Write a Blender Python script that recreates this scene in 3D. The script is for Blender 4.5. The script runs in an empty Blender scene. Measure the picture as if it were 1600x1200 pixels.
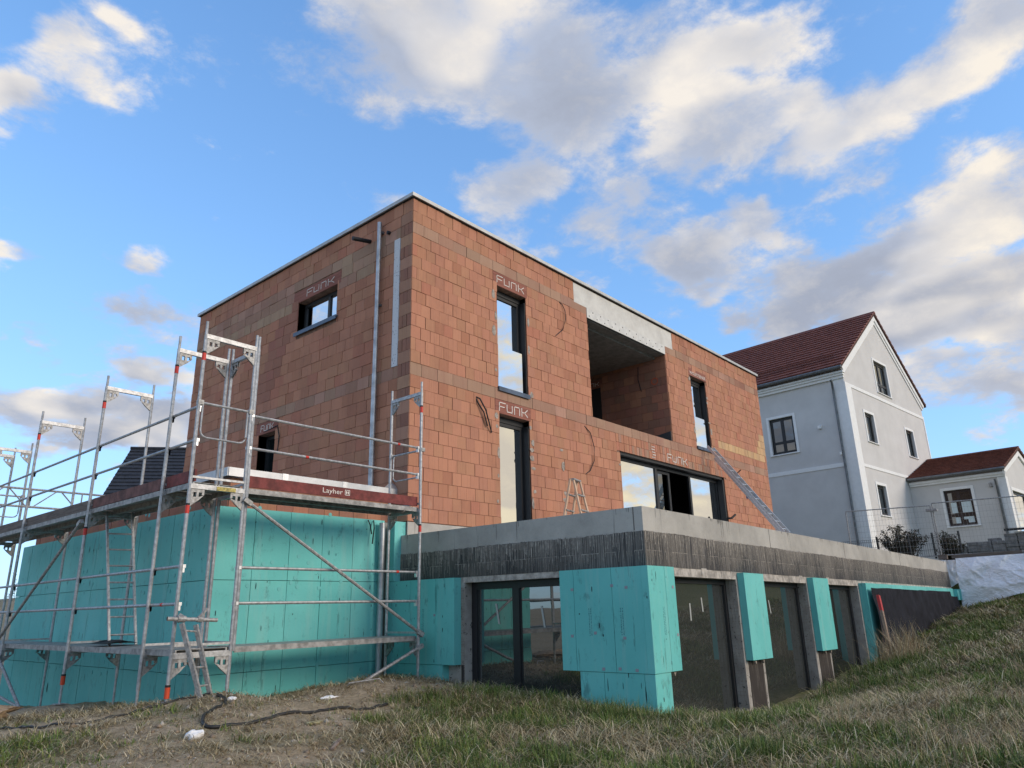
import bpy, bmesh, math, random
import numpy as np
from mathutils import Vector, Matrix
random.seed(11)
SC = bpy.context.scene
COL = SC.collection
PI = math.pi

# ------------------------------------------------------------------ camera, world, sun, exposure
CAM = (-8.512, -9.878, -1.521)
YAW, PITCH, ROLL = math.radians(40.770), math.radians(17.297), math.radians(-1.4169)
cam = bpy.data.cameras.new('camera'); cam.sensor_width = 36; cam.lens = 1124.03/1600*36
cam.clip_start = .1; cam.clip_end = 2000
camo = bpy.data.objects.new('camera', cam); COL.objects.link(camo); SC.camera = camo
_f = Vector((math.cos(YAW)*math.cos(PITCH), math.sin(YAW)*math.cos(PITCH), math.sin(PITCH)))
_r = Vector((math.sin(YAW), -math.cos(YAW), 0)); _u = _r.cross(_f)
_r2 = _r*math.cos(ROLL)+_u*math.sin(ROLL); _u2 = -_r*math.sin(ROLL)+_u*math.cos(ROLL)
camo.matrix_world = Matrix(((_r2.x,_u2.x,-_f.x,CAM[0]),(_r2.y,_u2.y,-_f.y,CAM[1]),(_r2.z,_u2.z,-_f.z,CAM[2]),(0,0,0,1)))

SUN_AZ, SUN_EL = math.radians(-74), math.radians(22)      # azimuth from +X towards +Y
SUN = Vector((math.cos(SUN_AZ)*math.cos(SUN_EL), math.sin(SUN_AZ)*math.cos(SUN_EL), math.sin(SUN_EL)))
sl = bpy.data.lights.new('sun', 'SUN'); sl.energy = .85; sl.angle = math.radians(24); sl.color = (1, .87, .74)
so = bpy.data.objects.new('sun', sl); COL.objects.link(so); so.rotation_euler = (-SUN).to_track_quat('-Z','Y').to_euler()
SC.view_settings.view_transform = 'Standard'; SC.view_settings.look = 'None'
SC.view_settings.gamma = 1; SC.view_settings.use_curve_mapping = False
SC.view_settings.exposure = 1.33

class NT:
    """small node-tree writer"""
    def __init__(s, nt): s.nt = nt; s.n = nt.nodes; s.l = nt.links
    def node(s, t, **k):
        n = s.n.new(t)
        for a, v in k.items(): setattr(n, a, v)
        return n
    def put(s, sock, v):
        if isinstance(v, bpy.types.NodeSocket): s.l.new(v, sock)
        elif v is not None:
            if isinstance(v, (tuple, list)) and len(v) == 3 and sock.type == 'RGBA': v = (*v, 1)
            sock.default_value = v
    def math(s, op, a, b=None, c=None, clamp=False):
        n = s.node('ShaderNodeMath', operation=op, use_clamp=clamp); s.put(n.inputs[0], a); s.put(n.inputs[1], b)
        if c is not None: s.put(n.inputs[2], c)
        return n.outputs[0]
    def vec(s, op, a, b=None, out=0):
        n = s.node('ShaderNodeVectorMath', operation=op); s.put(n.inputs[0], a)
        if b is not None: s.put(n.inputs['Scale'] if op == 'SCALE' else n.inputs[1], b)
        return n.outputs['Value'] if op in ('DOT_PRODUCT','LENGTH','DISTANCE') else n.outputs[0]
    def mix(s, f, a, b, mode='MIX'):
        n = s.node('ShaderNodeMix', data_type='RGBA', blend_type=mode, clamp_factor=True)
        s.put(n.inputs[0], f); s.put(n.inputs[6], a); s.put(n.inputs[7], b); return n.outputs[2]
    def noise(s, v, scale, detail=4, rough=.55, dist=0, color=False):
        n = s.node('ShaderNodeTexNoise'); s.put(n.inputs['Vector'], v); n.inputs['Scale'].default_value = scale
        n.inputs['Detail'].default_value = detail; n.inputs['Roughness'].default_value = rough; n.inputs['Distortion'].default_value = dist
        return n.outputs['Color' if color else 'Fac']
    def ss(s, v, a, b, o0=0., o1=1.):
        n = s.node('ShaderNodeMapRange', interpolation_type='SMOOTHSTEP'); s.put(n.inputs[0], v)
        n.inputs[1].default_value = a; n.inputs[2].default_value = b; n.inputs[3].default_value = o0; n.inputs[4].default_value = o1
        return n.outputs[0]

# ---- world: Nishita sky, broken evening clouds mixed over it
W = bpy.data.worlds.new('World'); SC.world = W; W.use_nodes = True
w = NT(W.node_tree); w.n.clear()
wo = w.node('ShaderNodeOutputWorld'); bg = w.node('ShaderNodeBackground'); bg.inputs['Strength'].default_value = .12
w.l.new(bg.outputs[0], wo.inputs[0])
sky = w.node('ShaderNodeTexSky', sky_type='NISHITA', sun_disc=False, sun_elevation=SUN_EL, sun_rotation=PI/2-SUN_AZ,
             altitude=300, air_density=1.0, dust_density=.6, ozone_density=1.6)
tc = w.node('ShaderNodeTexCoord'); D = w.vec('NORMALIZE', tc.outputs['Generated'])
sx = w.node('ShaderNodeSeparateXYZ'); w.l.new(D, sx.inputs[0])
zab = w.math('ADD', w.math('ABSOLUTE', sx.outputs[2]), .33)
cmb = w.node('ShaderNodeCombineXYZ')
w.put(cmb.inputs[0], w.math('DIVIDE', sx.outputs[0], zab)); w.put(cmb.inputs[1], w.math('DIVIDE', sx.outputs[1], zab)); w.put(cmb.inputs[2], w.math('MULTIPLY', sx.outputs[2], 1.2))
P = cmb.outputs[0]
CLOUDS = [
 [0.524,0.546,0.654,5.222,-5.01,0.0,-5.062,-5.276,8.463,1.0],
 [0.613,0.462,0.641,6.115,-8.116,0.0,-5.675,-4.276,8.508,1.1],
 [0.63,0.54,0.558,10.172,-11.878,0.0,-8.28,-7.091,16.227,1.2],
 [0.513,0.668,0.539,15.672,-12.048,0.0,-10.832,-14.09,27.742,0.72],
 [0.493,0.514,0.702,5.387,-5.165,0.0,-12.321,-12.851,18.083,0.9],
 [0.808,0.028,0.588,0.412,-12.056,0.0,-14.187,-0.485,19.508,1.0],
 [0.828,0.102,0.551,1.384,-11.251,0.0,-11.438,-1.407,17.468,1.0],
 [0.83,0.2,0.521,3.328,-13.804,0.0,-10.795,-2.602,18.176,0.95],
 [0.766,0.317,0.559,4.067,-9.843,0.0,-9.041,-3.736,14.507,1.1],
 [0.74,0.45,0.5,6.371,-10.489,0.0,-7.123,-4.327,14.42,1.1],
 [0.811,0.384,0.442,5.919,-12.484,0.0,-10.413,-4.937,23.414,1.15],
 [0.832,0.297,0.469,9.073,-25.397,0.0,-21.419,-7.652,42.887,1.0],
 [0.722,0.252,0.644,2.498,-7.172,0.0,-17.456,-6.079,21.942,0.8],
 [0.658,0.345,0.669,7.323,-13.986,0.0,-14.97,-7.838,18.774,0.7],
 [0.787,0.224,0.575,4.366,-15.367,0.0,-11.775,-3.345,17.431,0.9],
 [0.697,0.446,0.562,9.126,-14.248,0.0,-11.203,-7.175,19.6,0.7],
 [0.898,0.071,0.435,0.601,-7.565,0.0,-6.579,-0.523,13.668,0.85],
 [0.89,0.206,0.407,2.186,-9.432,0.0,-8.322,-1.929,19.16,0.95],
 [0.937,0.07,0.343,0.92,-12.386,0.0,-9.354,-0.695,25.665,0.7],
 [0.867,0.324,0.378,7.738,-20.71,0.0,-16.257,-6.074,42.511,0.7],
 [0.965,0.113,0.236,1.041,-8.874,0.0,-6.296,-0.738,26.045,0.95],
 [0.943,0.129,0.307,1.192,-8.697,0.0,-8.006,-1.097,25.065,1.0],
 [0.701,0.54,0.466,11.652,-15.104,0.0,-10.56,-8.146,25.316,0.5],
 [0.151,0.783,0.603,27.33,-5.256,0.0,-4.12,-21.422,28.865,0.66],
 [0.187,0.793,0.58,21.997,-5.197,0.0,-7.191,-30.44,43.894,0.55],
 [0.14,0.829,0.542,30.931,-5.223,0.0,-4.652,-27.547,43.305,0.66],
 [0.217,0.749,0.626,41.669,-12.042,0.0,-9.276,-32.097,41.636,0.5],
 [0.196,0.744,0.639,31.057,-8.176,0.0,-9.576,-36.372,45.298,0.55],
 [0.188,0.905,0.382,22.546,-4.68,0.0,-4.129,-19.895,49.1,0.68],
 [0.259,0.876,0.407,35.04,-10.364,0.0,-6.908,-23.354,54.61,0.62],
 [0.296,0.861,0.413,27.643,-9.506,0.0,-7.202,-20.942,48.802,0.68],
 [0.323,0.879,0.351,16.544,-6.075,0.0,-3.654,-9.951,28.292,0.74],
 [0.276,0.903,0.33,17.846,-5.455,0.0,-4.845,-15.85,47.428,0.5],
 [0.376,0.856,0.354,26.902,-11.805,0.0,-5.849,-13.329,38.468,0.6],
 [0.242,0.942,0.232,18.704,-4.807,0.0,-2.055,-7.996,34.604,0.9],
 [0.3,0.92,0.251,20.577,-6.715,0.0,-2.887,-8.846,35.919,0.75],
 [0.315,0.925,0.211,9.437,-3.211,0.0,-3.517,-10.336,50.674,0.75],
 [0.368,0.898,0.239,14.486,-5.936,0.0,-2.271,-5.542,24.321,0.9],
 [0.223,0.93,0.291,22.002,-5.278,0.0,-9.216,-38.419,129.883,0.5],
 [0.364,0.789,0.495,51.406,-23.736,0.0,-18.474,-40.01,77.296,0.5],
]
for az, el, ra, re, am in ((-45,13,24,9,.9),(-20,9,16,6,.8),(-76,24,16,12,1.2),(-52,26,10,5,.9),(-40,36,24,10,.9),(-85,25,24,12,.9),(-120,40,26,14,.8),(-150,16,30,8,.9),(165,30,26,12,.9),(125,12,22,6,.9),(-60,62,22,14,.8),(110,60,20,12,.8)):
    az, el, ra, re = (math.radians(q) for q in (az, el, ra, re))
    d = Vector((math.cos(az)*math.cos(el), math.sin(az)*math.cos(el), math.sin(el))); r_ = d.cross(Vector((0,0,1))).normalized(); u_ = r_.cross(d)
    CLOUDS.append([*d, *(r_/ra), *(u_/re), am])  # unseen clouds added outside the view, also covering the glow round the sun
def fbm(pv, det=9): return w.noise(pv, 2.5, det, .57, .2)
n1 = fbm(P)
s1 = fbm(P, 2.5); s2 = fbm(w.vec('ADD', P, (.13*math.cos(SUN_AZ), .13*math.sin(SUN_AZ), -.05)), 2.5)
wc = w.noise(P, 3.4, 4, .6, 0, color=True)
DW = w.vec('ADD', D, w.vec('SCALE', w.vec('SUBTRACT', wc, (.5,.5,.5)), .20))          # ragged outlines
cov = None
for c in CLOUDS:
    d = w.vec('SUBTRACT', DW, tuple(c[0:3]))
    a = w.vec('DOT_PRODUCT', d, tuple(c[3:6])); b = w.vec('DOT_PRODUCT', d, tuple(c[6:9]))
    e = w.math('MULTIPLY', w.math('POWER', 2.0, w.math('MULTIPLY', w.math('MULTIPLY_ADD', a, a, w.math('MULTIPLY', b, b)), -.68)), w.math('MULTIPLY', 1.12, c[9]))
    cov = e if cov is None else w.math('SMOOTH_MAX', cov, e, .22)
nf = w.noise(w.vec('ADD', P, (3.3,1.7,.4)), 8.0, 9, .66, .15)
dens = w.math('MULTIPLY_ADD', w.math('SUBTRACT', n1, .5), 2.1, cov)
dens = w.math('MULTIPLY_ADD', w.math('SUBTRACT', nf, .5), 1.5, dens)
mask = w.ss(dens, .36, .86)
thick = w.ss(w.math('MULTIPLY_ADD', s2, 1.6, w.math('MULTIPLY_ADD', nf, -.4, dens)), 1.15, 2.05)
rim = w.ss(w.math('SUBTRACT', s1, s2), -.02, .12)
lit = w.math('MULTIPLY', w.math('MULTIPLY_ADD', rim, .75, w.ss(nf, .42, .72, -.05, .45)), w.math('SUBTRACT', 1.15, w.math('MULTIPLY', thick, .55)), clamp=True)
toward = w.ss(w.vec('DOT_PRODUCT', D, (.73,-.66,.17)), .60, .99)   # warmer low down where the sun has been
sk = w.mix(1.0, sky.outputs[0], (.94, 1.33, 1.72), 'MULTIPLY')
skyc = w.vec('DIVIDE', sk, w.vec('ADD', w.vec('MULTIPLY', sk, (.12*2.2,.12*1.5,.12*1.0)), (1,1,1)))       # soft shoulder: phone cameras hold back the bright horizon
K = .405/.12
grey = w.mix(thick, (.48*K,.545*K,.69*K), (.38*K,.42*K,.52*K))
white = w.mix(toward, (.92*K,.86*K,.79*K), (1.12*K,.96*K,.68*K))
grey = w.mix(toward, grey, (.80*K,.70*K,.58*K))
cc = w.mix(lit, grey, white)
col = w.mix(mask, skyc, cc)
w.l.new(col, bg.inputs['Color'])

# ------------------------------------------------------------------ helpers
ORG = {}
def vadd(a, b): return (a[0]+b[0], a[1]+b[1], a[2]+b[2])
def thing(name, label, cat, loc=(0,0,0), group=None):
    o = bpy.data.objects.new(name, None); o.empty_display_size = .2; COL.objects.link(o); o.location = loc; ORG[o.name] = loc
    return tag(o, label, cat, group)
def tag(o, label=None, cat=None, group=None, kind=None):
    if label: o['label'] = label
    if cat: o['category'] = cat
    if group: o['group'] = group
    if kind: o['kind'] = kind
    return o
KEEP = {'lettering','stencil_print','spray_mark','fence_mesh','snow_guard','wall','loggia_back_wall','scaffold_frame','stem','foliage'}
class MB:
    def __init__(s, xf=None, flip=False): s.v = []; s.f = []; s.c = []; s.xf = xf; s.flip = flip; s.col = (1,1,1)
    def add(s, vs, fs):
        b = len(s.v)
        s.v += [s.xf(*p) if s.xf else tuple(p) for p in vs]; s.c += [s.col]*len(vs)
        s.f += [tuple(b+i for i in (reversed(f) if s.flip else f)) for f in fs]; return s
    def box(s, x0, x1, y0, y1, z0, z1, open_back=None):
        if x0 > x1: x0, x1 = x1, x0
        if y0 > y1: y0, y1 = y1, y0
        if z0 > z1: z0, z1 = z1, z0
        return s.add([(x0,y0,z0),(x1,y0,z0),(x1,y1,z0),(x0,y1,z0),(x0,y0,z1),(x1,y0,z1),(x1,y1,z1),(x0,y1,z1)],
              [(0,3,2,1),(4,5,6,7),(0,1,5,4),(1,2,6,5),(2,3,7,6),(3,0,4,7)])
    def bar(s, p, q, wd, ht, up=(0,0,1)):
        p = Vector(p); q = Vector(q); d = (q-p).normalized(); u = Vector(up)
        if abs(d.dot(u)) > .98: u = Vector((1,0,0))
        sd = d.cross(u).normalized()*wd/2; u2 = sd.cross(d).normalized()*ht/2
        vs = [tuple(e+a*sd+b*u2) for e in (p,q) for a, b in ((-1,-1),(1,-1),(1,1),(-1,1))]
        return s.add(vs, [(3,2,1,0),(4,5,6,7),(0,1,5,4),(1,2,6,5),(2,3,7,6),(3,0,4,7)])
    def tube(s, pts, r, n=8, r2=None, cap=True):
        pts = [Vector(p) for p in pts]; m = len(pts); rows = []
        for i, p in enumerate(pts):
            d = (pts[min(i+1,m-1)]-pts[max(i-1,0)]).normalized()
            u = Vector((0,0,1)) if abs(d.z) < .95 else Vector((1,0,0))
            a = d.cross(u).normalized(); b = a.cross(d)
            rr = r if r2 is None else r+(r2-r)*i/(m-1)
            rows.append([tuple(p+rr*(math.cos(t)*a+math.sin(t)*b)) for t in (2*PI*k/n for k in range(n))])
        vs = [q for row in rows for q in row]; fs = []
        for i in range(m-1):
            for k in range(n):
                k2 = (k+1) % n; fs.append((i*n+k, i*n+k2, (i+1)*n+k2, (i+1)*n+k))
        if cap: fs += [tuple(range(n))[::-1], tuple((m-1)*n+k for k in range(n))]
        return s.add(vs, fs)
    def prism(s, poly, ax, a, b):
        """polygon in two coords extruded along axis ax from a to b"""
        def pt(u, v, t): return (t,u,v) if ax == 0 else (u,t,v) if ax == 1 else (u,v,t)
        n = len(poly); vs = [pt(u,v,a) for u,v in poly]+[pt(u,v,b) for u,v in poly]
        return s.add(vs, [tuple(range(n))[::-1], tuple(range(n,2*n))]+[(i,(i+1)%n,n+(i+1)%n,n+i) for i in range(n)])
    def groups(s, gap=.012):
        """face groups that do not touch each other"""
        par = list(range(len(s.v)))
        def root(i):
            while par[i] != i: par[i] = par[par[i]]; i = par[i]
            return i
        for f in s.f:
            r = root(f[0])
            for i in f[1:]: par[root(i)] = r
        comp = {}
        for i in range(len(s.v)): comp.setdefault(root(i), []).append(i)
        if len(comp) < 2 or len(comp) > 400: return None
        bb = []
        for r, ids in comp.items():
            q = np.array([s.v[i] for i in ids]); bb.append([{r}, q.min(0)-gap/2, q.max(0)+gap/2])
        boxes = [(b[1], b[2]) for b in bb]; n = len(bb); gp = list(range(n))
        def g(i):
            while gp[i] != i: i = gp[i]
            return i
        for i in range(n):
            for j in range(i+1, n):
                if (boxes[i][0] <= boxes[j][1]).all() and (boxes[j][0] <= boxes[i][1]).all(): gp[g(j)] = g(i)
        if len({g(i) for i in range(n)}) < 2: return None
        rootof = {next(iter(b[0])): g(i) for i, b in enumerate(bb)}; out = {}
        for f in s.f: out.setdefault(rootof[root(f[0])], []).append(f)
        return list(out.values())
    def build(s, name, mat, parent=None, label=None, smooth=False, kind=None, col=False):
        if parent and not kind and name not in KEEP:
            gs = s.groups()
            if gs and len(gs) <= 40:
                first = None
                for fs in gs:
                    m = MB(); ids = sorted({i for f in fs for i in f}); mp = {o: n for n, o in enumerate(ids)}
                    m.v = [s.v[i] for i in ids]; m.c = [s.c[i] for i in ids]; m.f = [tuple(mp[i] for i in f) for f in fs]
                    o = m.build1(name, mat, parent, label, smooth, kind, col); first = first or o
                return first
        return s.build1(name, mat, parent, label, smooth, kind, col)
    def build1(s, name, mat, parent=None, label=None, smooth=False, kind=None, col=False):
        og = ORG.get(parent.name, (0,0,0)) if parent else (0,0,0)
        me = bpy.data.meshes.new(name)
        me.from_pydata([(p[0]-og[0],p[1]-og[1],p[2]-og[2]) for p in s.v], [], s.f)
        if col:
            at = me.color_attributes.new('Col', 'FLOAT_COLOR', 'POINT')
            at.data.foreach_set('color', np.array([(*c,1) for c in s.c], dtype=np.float32).ravel())
        me.materials.append(mat); me.update()
        if smooth: me.polygons.foreach_set('use_smooth', [True]*len(me.polygons))
        o = bpy.data.objects.new(name, me); COL.objects.link(o)
        if parent: o.parent = parent; ORG[o.name] = og
        else: ORG[o.name] = (0,0,0)
        if label: o['label'] = label
        if kind: o['kind'] = kind
        return o
def seg_smooth(o, ang=40):
    me = o.data; me.polygons.foreach_set('use_smooth', [True]*len(me.polygons))
    me.set_sharp_from_angle(angle=math.radians(ang)); return o

# ------------------------------------------------------------------ materials
def M(name, rgb=(.5,.5,.5), rough=.7, metal=0., var=.0, scale=6, bump=0., bscale=40, fn=None, spec=.4):
    m = bpy.data.materials.new(name); m.use_nodes = True; t = NT(m.node_tree)
    b = t.n['Principled BSDF']; b.inputs['Roughness'].default_value = rough; b.inputs['Metallic'].default_value = metal
    b.inputs['Specular IOR Level'].default_value = spec
    g = t.node('ShaderNodeNewGeometry'); pos = g.outputs['Position']
    col = (*rgb, 1)
    if var:
        nz = t.noise(pos, scale, 5, .6)
        col = t.mix(t.ss(nz, .3, .7), tuple(c*(1-var) for c in rgb), tuple(min(1, c*(1+var)) for c in rgb))
    if fn: col = fn(t, pos, col, b)
    t.put(b.inputs['Base Color'], col)
    if bump:
        bp = t.node('ShaderNodeBump'); bp.inputs['Strength'].default_value = bump; bp.inputs['Distance'].default_value = .01
        t.l.new(t.noise(pos, bscale, 4), bp.inputs['Height']); t.l.new(bp.outputs[0], b.inputs['Normal'])
    return m
def stretch(t, pos, x, y, z): return t.vec('MULTIPLY', pos, (x,y,z))
def f_brick(t, pos, col, b):
    a = t.node('ShaderNodeAttribute', attribute_name='Col'); c = a.outputs['Color']
    rib = t.noise(stretch(t, pos, 34, 34, 1.2), 1, 3, .7)
    blot = t.noise(pos, 1.3, 5, .65); spk = t.noise(pos, 60, 2)
    c = t.mix(t.math('MULTIPLY', t.ss(rib, .50, .72), .22), c, (.15,.07,.05))
    c = t.mix(t.math('MULTIPLY', t.ss(blot, .48, .72), .32), c, (.26,.125,.09))
    damp = t.noise(t.vec('ADD', stretch(t, pos, .9, .9, .22), (4,2,8)), 1, 5, .7)
    c = t.mix(t.math('MULTIPLY', t.ss(damp, .52, .68), .30), c, (.25,.11,.08))
    lime = t.noise(stretch(t, pos, 3, 3, .9), 1, 6, .7)
    c = t.mix(t.math('MULTIPLY', t.ss(lime, .60, .78), .38), c, (.50,.36,.28))
    c = t.mix(t.math('MULTIPLY', t.ss(spk, .55, .8), .25), c, (.55,.30,.20))
    bp = t.node('ShaderNodeBump'); bp.inputs['Strength'].default_value = .35; bp.inputs['Distance'].default_value = .01
    t.l.new(rib, bp.inputs['Height']); t.l.new(bp.outputs[0], b.inputs['Normal'])
    return c
BRICK = M('brick', rough=.9, fn=f_brick, spec=.2)
MORTAR = M('mortar', (.23,.14,.10), .95, var=.3, scale=9)
GREYMORTAR = M('grey_mortar', (.33,.29,.25), .95, var=.35, scale=14, bump=.4)
def f_conc(t, pos, col, b):
    big = t.noise(pos, 1.1, 6, .65); pores = t.noise(pos, 55, 3)
    c = t.mix(t.ss(big, .3, .7), (.34,.325,.295), (.49,.47,.425))
    c = t.mix(t.math('MULTIPLY', t.ss(pores, .60, .75), .5), c, (.2,.19,.17))
    drip = t.noise(stretch(t, pos, 9, 9, .35), 1, 4, .7)
    return t.mix(t.math('MULTIPLY', t.ss(drip, .62, .74), .55), c, (.12,.115,.105))
CONC = M('concrete', rough=.9, fn=f_conc, bump=.25, bscale=30)
def f_bit(t, pos, col, b):
    st = t.noise(stretch(t, pos, 38, 38, .9), 1, 4, .75); st2 = t.noise(stretch(t, pos, 95, 95, 1.2), 1, 2)
    big = t.noise(pos, 1.4, 4)
    sx_ = t.node('ShaderNodeSeparateXYZ'); t.l.new(pos, sx_.inputs[0])
    up = t.ss(sx_.outputs[2], -1.15, -.62, -.012, .035)            # runs of slurry thin out downwards
    c = t.mix(t.ss(big, .35, .65), (.022,.022,.025), (.065,.058,.052))
    uneven = t.math('MULTIPLY', t.math('SUBTRACT', t.noise(stretch(t, pos, 1.6, 1.6, .6), 1, 5, .65), .5), .42)
    thin = t.noise(stretch(t, pos, 120, 120, .9), 1, 2)
    k = t.math('ADD', t.math('MULTIPLY_ADD', st2, .30, t.math('MULTIPLY', st, .60)), t.math('ADD', t.math('ADD', up, uneven), t.math('MULTIPLY', thin, .20)))
    k = t.math('MULTIPLY', t.ss(k, .52, .66), .38)
    return t.mix(k, c, (.34,.31,.27))
BIT = M('bitumen_coat', rough=.6, fn=f_bit, bump=.3)
def f_xps(t, pos, col, b):
    oi = t.node('ShaderNodeObjectInfo')
    big = t.noise(pos, .9, 4); fine = t.noise(pos, 9, 4, .7)
    c = t.mix(t.ss(big, .3, .7), (.14,.525,.49), (.185,.60,.56))
    c = t.mix(t.math('MULTIPLY', oi.outputs['Random'], .30), c, (.085,.43,.42))
    run = t.noise(stretch(t, pos, 7, 7, .5), 1, 5, .7)
    c = t.mix(t.math('MULTIPLY', t.ss(run, .52, .68), .40), c, (.27,.55,.51))
    run2 = t.noise(t.vec('ADD', stretch(t, pos, 11, 11, 1.1), (7,3,1)), 1, 5, .75)
    c = t.mix(t.math('MULTIPLY', t.ss(run2, .62, .655), .38), c, (.02,.06,.065))
    dirt = t.noise(t.vec('ADD', stretch(t, pos, 5, 5, 2.6), (1,9,4)), 1, 7, .75)
    c = t.mix(t.math('MULTIPLY', t.ss(dirt, .56, .70), .55), c, (.05,.12,.12))
    return t.mix(t.math('MULTIPLY', t.ss(fine, .62, .72), .4), c, (.09,.30,.29))
PIERBIT = M('pier_bitumen', rough=.8, fn=lambda t,p,c,b: t.mix(t.math('MULTIPLY', t.ss(t.noise(stretch(t,p,30,30,1.5),1,4,.75),.52,.68),.6), (.035,.029,.026), (.20,.18,.155)))
XPS = M('insulation_foam', rough=.62, fn=f_xps, bump=.15, bscale=20, spec=.3)
STEEL = M('galvanised_steel', (.40,.405,.41), .5, .6, var=.25, scale=18)
OLDSTEEL = M('weathered_steel', (.34,.335,.325), .6, .4, var=.35, scale=25)
ZINC = M('zinc_sheet', (.42,.44,.46), .4, .7, var=.25, scale=5)
DARKZINC = M('dark_gutter_metal', (.16,.17,.18), .45, .5, var=.2)
REDTAPE = M('red_band', (.60,.045,.03), .5)
REDBOARD = M('red_toe_board', (.17,.036,.032), .7, var=.35, scale=8, bump=.2)
def f_wood(t, pos, col, b):
    g = t.noise(stretch(t, pos, 2, 2, 30), 1.2, 6, .7)
    return t.mix(t.ss(g, .3, .7), (.085,.068,.058), (.20,.165,.14))
WOOD = M('weathered_wood', rough=.85, fn=f_wood)
PINE = M('pale_wood', (.27,.20,.15), .75, var=.3, scale=20)
DECK = M('deck_steel', (.30,.295,.285), .6, .4, var=.35, scale=12)
ALU = M('aluminium', (.62,.63,.64), .38, .7, var=.12, scale=20)
BLACK = M('black_rubber', (.016,.016,.018), .6)
FRAME = M('anthracite_frame', (.018,.019,.021), .45)
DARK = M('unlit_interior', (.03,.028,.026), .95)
PAINTW = M('white_marking', (.72,.66,.60), .8, var=.2, scale=60)
WHITE = M('white_paper', (.78,.78,.77), .7, var=.08, scale=30)
def glass(name, refl, base=(.012,.016,.017)):
    m = bpy.data.materials.new(name); m.use_nodes = True; t = NT(m.node_tree); t.n.clear()
    o = t.node('ShaderNodeOutputMaterial'); mx = t.node('ShaderNodeMixShader'); gl = t.node('ShaderNodeBsdfGlossy'); df = t.node('ShaderNodeBsdfDiffuse')
    gl.inputs['Roughness'].default_value = .012; gl.inputs['Color'].default_value = (.93,.96,.97,1)
    df.inputs['Color'].default_value = (*base,1)
    g = t.node('ShaderNodeNewGeometry'); bp = t.node('ShaderNodeBump'); bp.inputs['Strength'].default_value = .05; bp.inputs['Distance'].default_value = .02
    t.l.new(t.noise(g.outputs['Position'], 1.6, 2), bp.inputs['Height']); t.l.new(bp.outputs[0], gl.inputs['Normal'])
    lw = t.node('ShaderNodeLayerWeight'); lw.inputs['Blend'].default_value = .35
    f = t.math('MULTIPLY_ADD', lw.outputs['Fresnel'], .5, refl, clamp=True)
    t.l.new(f, mx.inputs[0]); t.l.new(df.outputs[0], mx.inputs[1]); t.l.new(gl.outputs[0], mx.inputs[2]); t.l.new(mx.outputs[0], o.inputs[0])
    return m
GLASS = glass('coated_glass', .78)
GLASSB = glass('basement_glass', .20, (.037,.041,.040))
GLASSD = glass('house_glass', .16)
RENDERW = M('grey_render', (.60,.585,.57), .92, var=.05, scale=1.2, bump=.15, bscale=80)
TRIM = M('white_trim', (.80,.80,.79), .85, var=.04)
def f_tile(t, pos, col, b):
    oi = t.noise(pos, 3.2, 4, .7)
    return t.mix(t.ss(oi, .3, .7), (.155,.05,.036), (.24,.08,.057))
TILE = M('red_roof_tile', rough=.7, fn=f_tile)
TILER = M('russet_roof_tile', (.15,.052,.036), .7, var=.3, scale=4)
TILED = M('dark_roof_tile', (.022,.024,.030), .55, var=.3, scale=4)
def f_attr(t, pos, col, b): return t.node('ShaderNodeAttribute', attribute_name='Col').outputs['Color']
LEAF = M('leaf_colours', rough=.65, fn=f_attr, spec=.25)
PAVER = M('grey_paver', (.21,.205,.195), .9, var=.3, scale=7, bump=.3)
def f_tarp(t, pos, col, b):
    n = t.noise(pos, 2.2, 5, .6); s = t.noise(pos, 5, 3)
    c = t.mix(t.ss(n, .3, .7), (.82,.825,.84), (.88,.885,.90))
    bp = t.node('ShaderNodeBump'); bp.inputs['Strength'].default_value = .7; bp.inputs['Distance'].default_value = .05
    cr = t.math('ABSOLUTE', t.math('SUBTRACT', t.noise(t.vec('MULTIPLY', pos, (1,1.5,2.6)), 2.3, 5, .6, 1.2), .5))
    t.l.new(t.math('MULTIPLY', cr, -2.0), bp.inputs['Height']); t.l.new(bp.outputs[0], b.inputs['Normal'])
    return t.mix(t.math('MULTIPLY', t.ss(s, .70, .8), .6), c, (.25,.25,.25))
TARP = M('white_tarp', rough=.5, fn=f_tarp)
FLEECE = M('black_fleece', (.013,.014,.020), .8, var=.35, scale=6, bump=.08, spec=.15)
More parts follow.
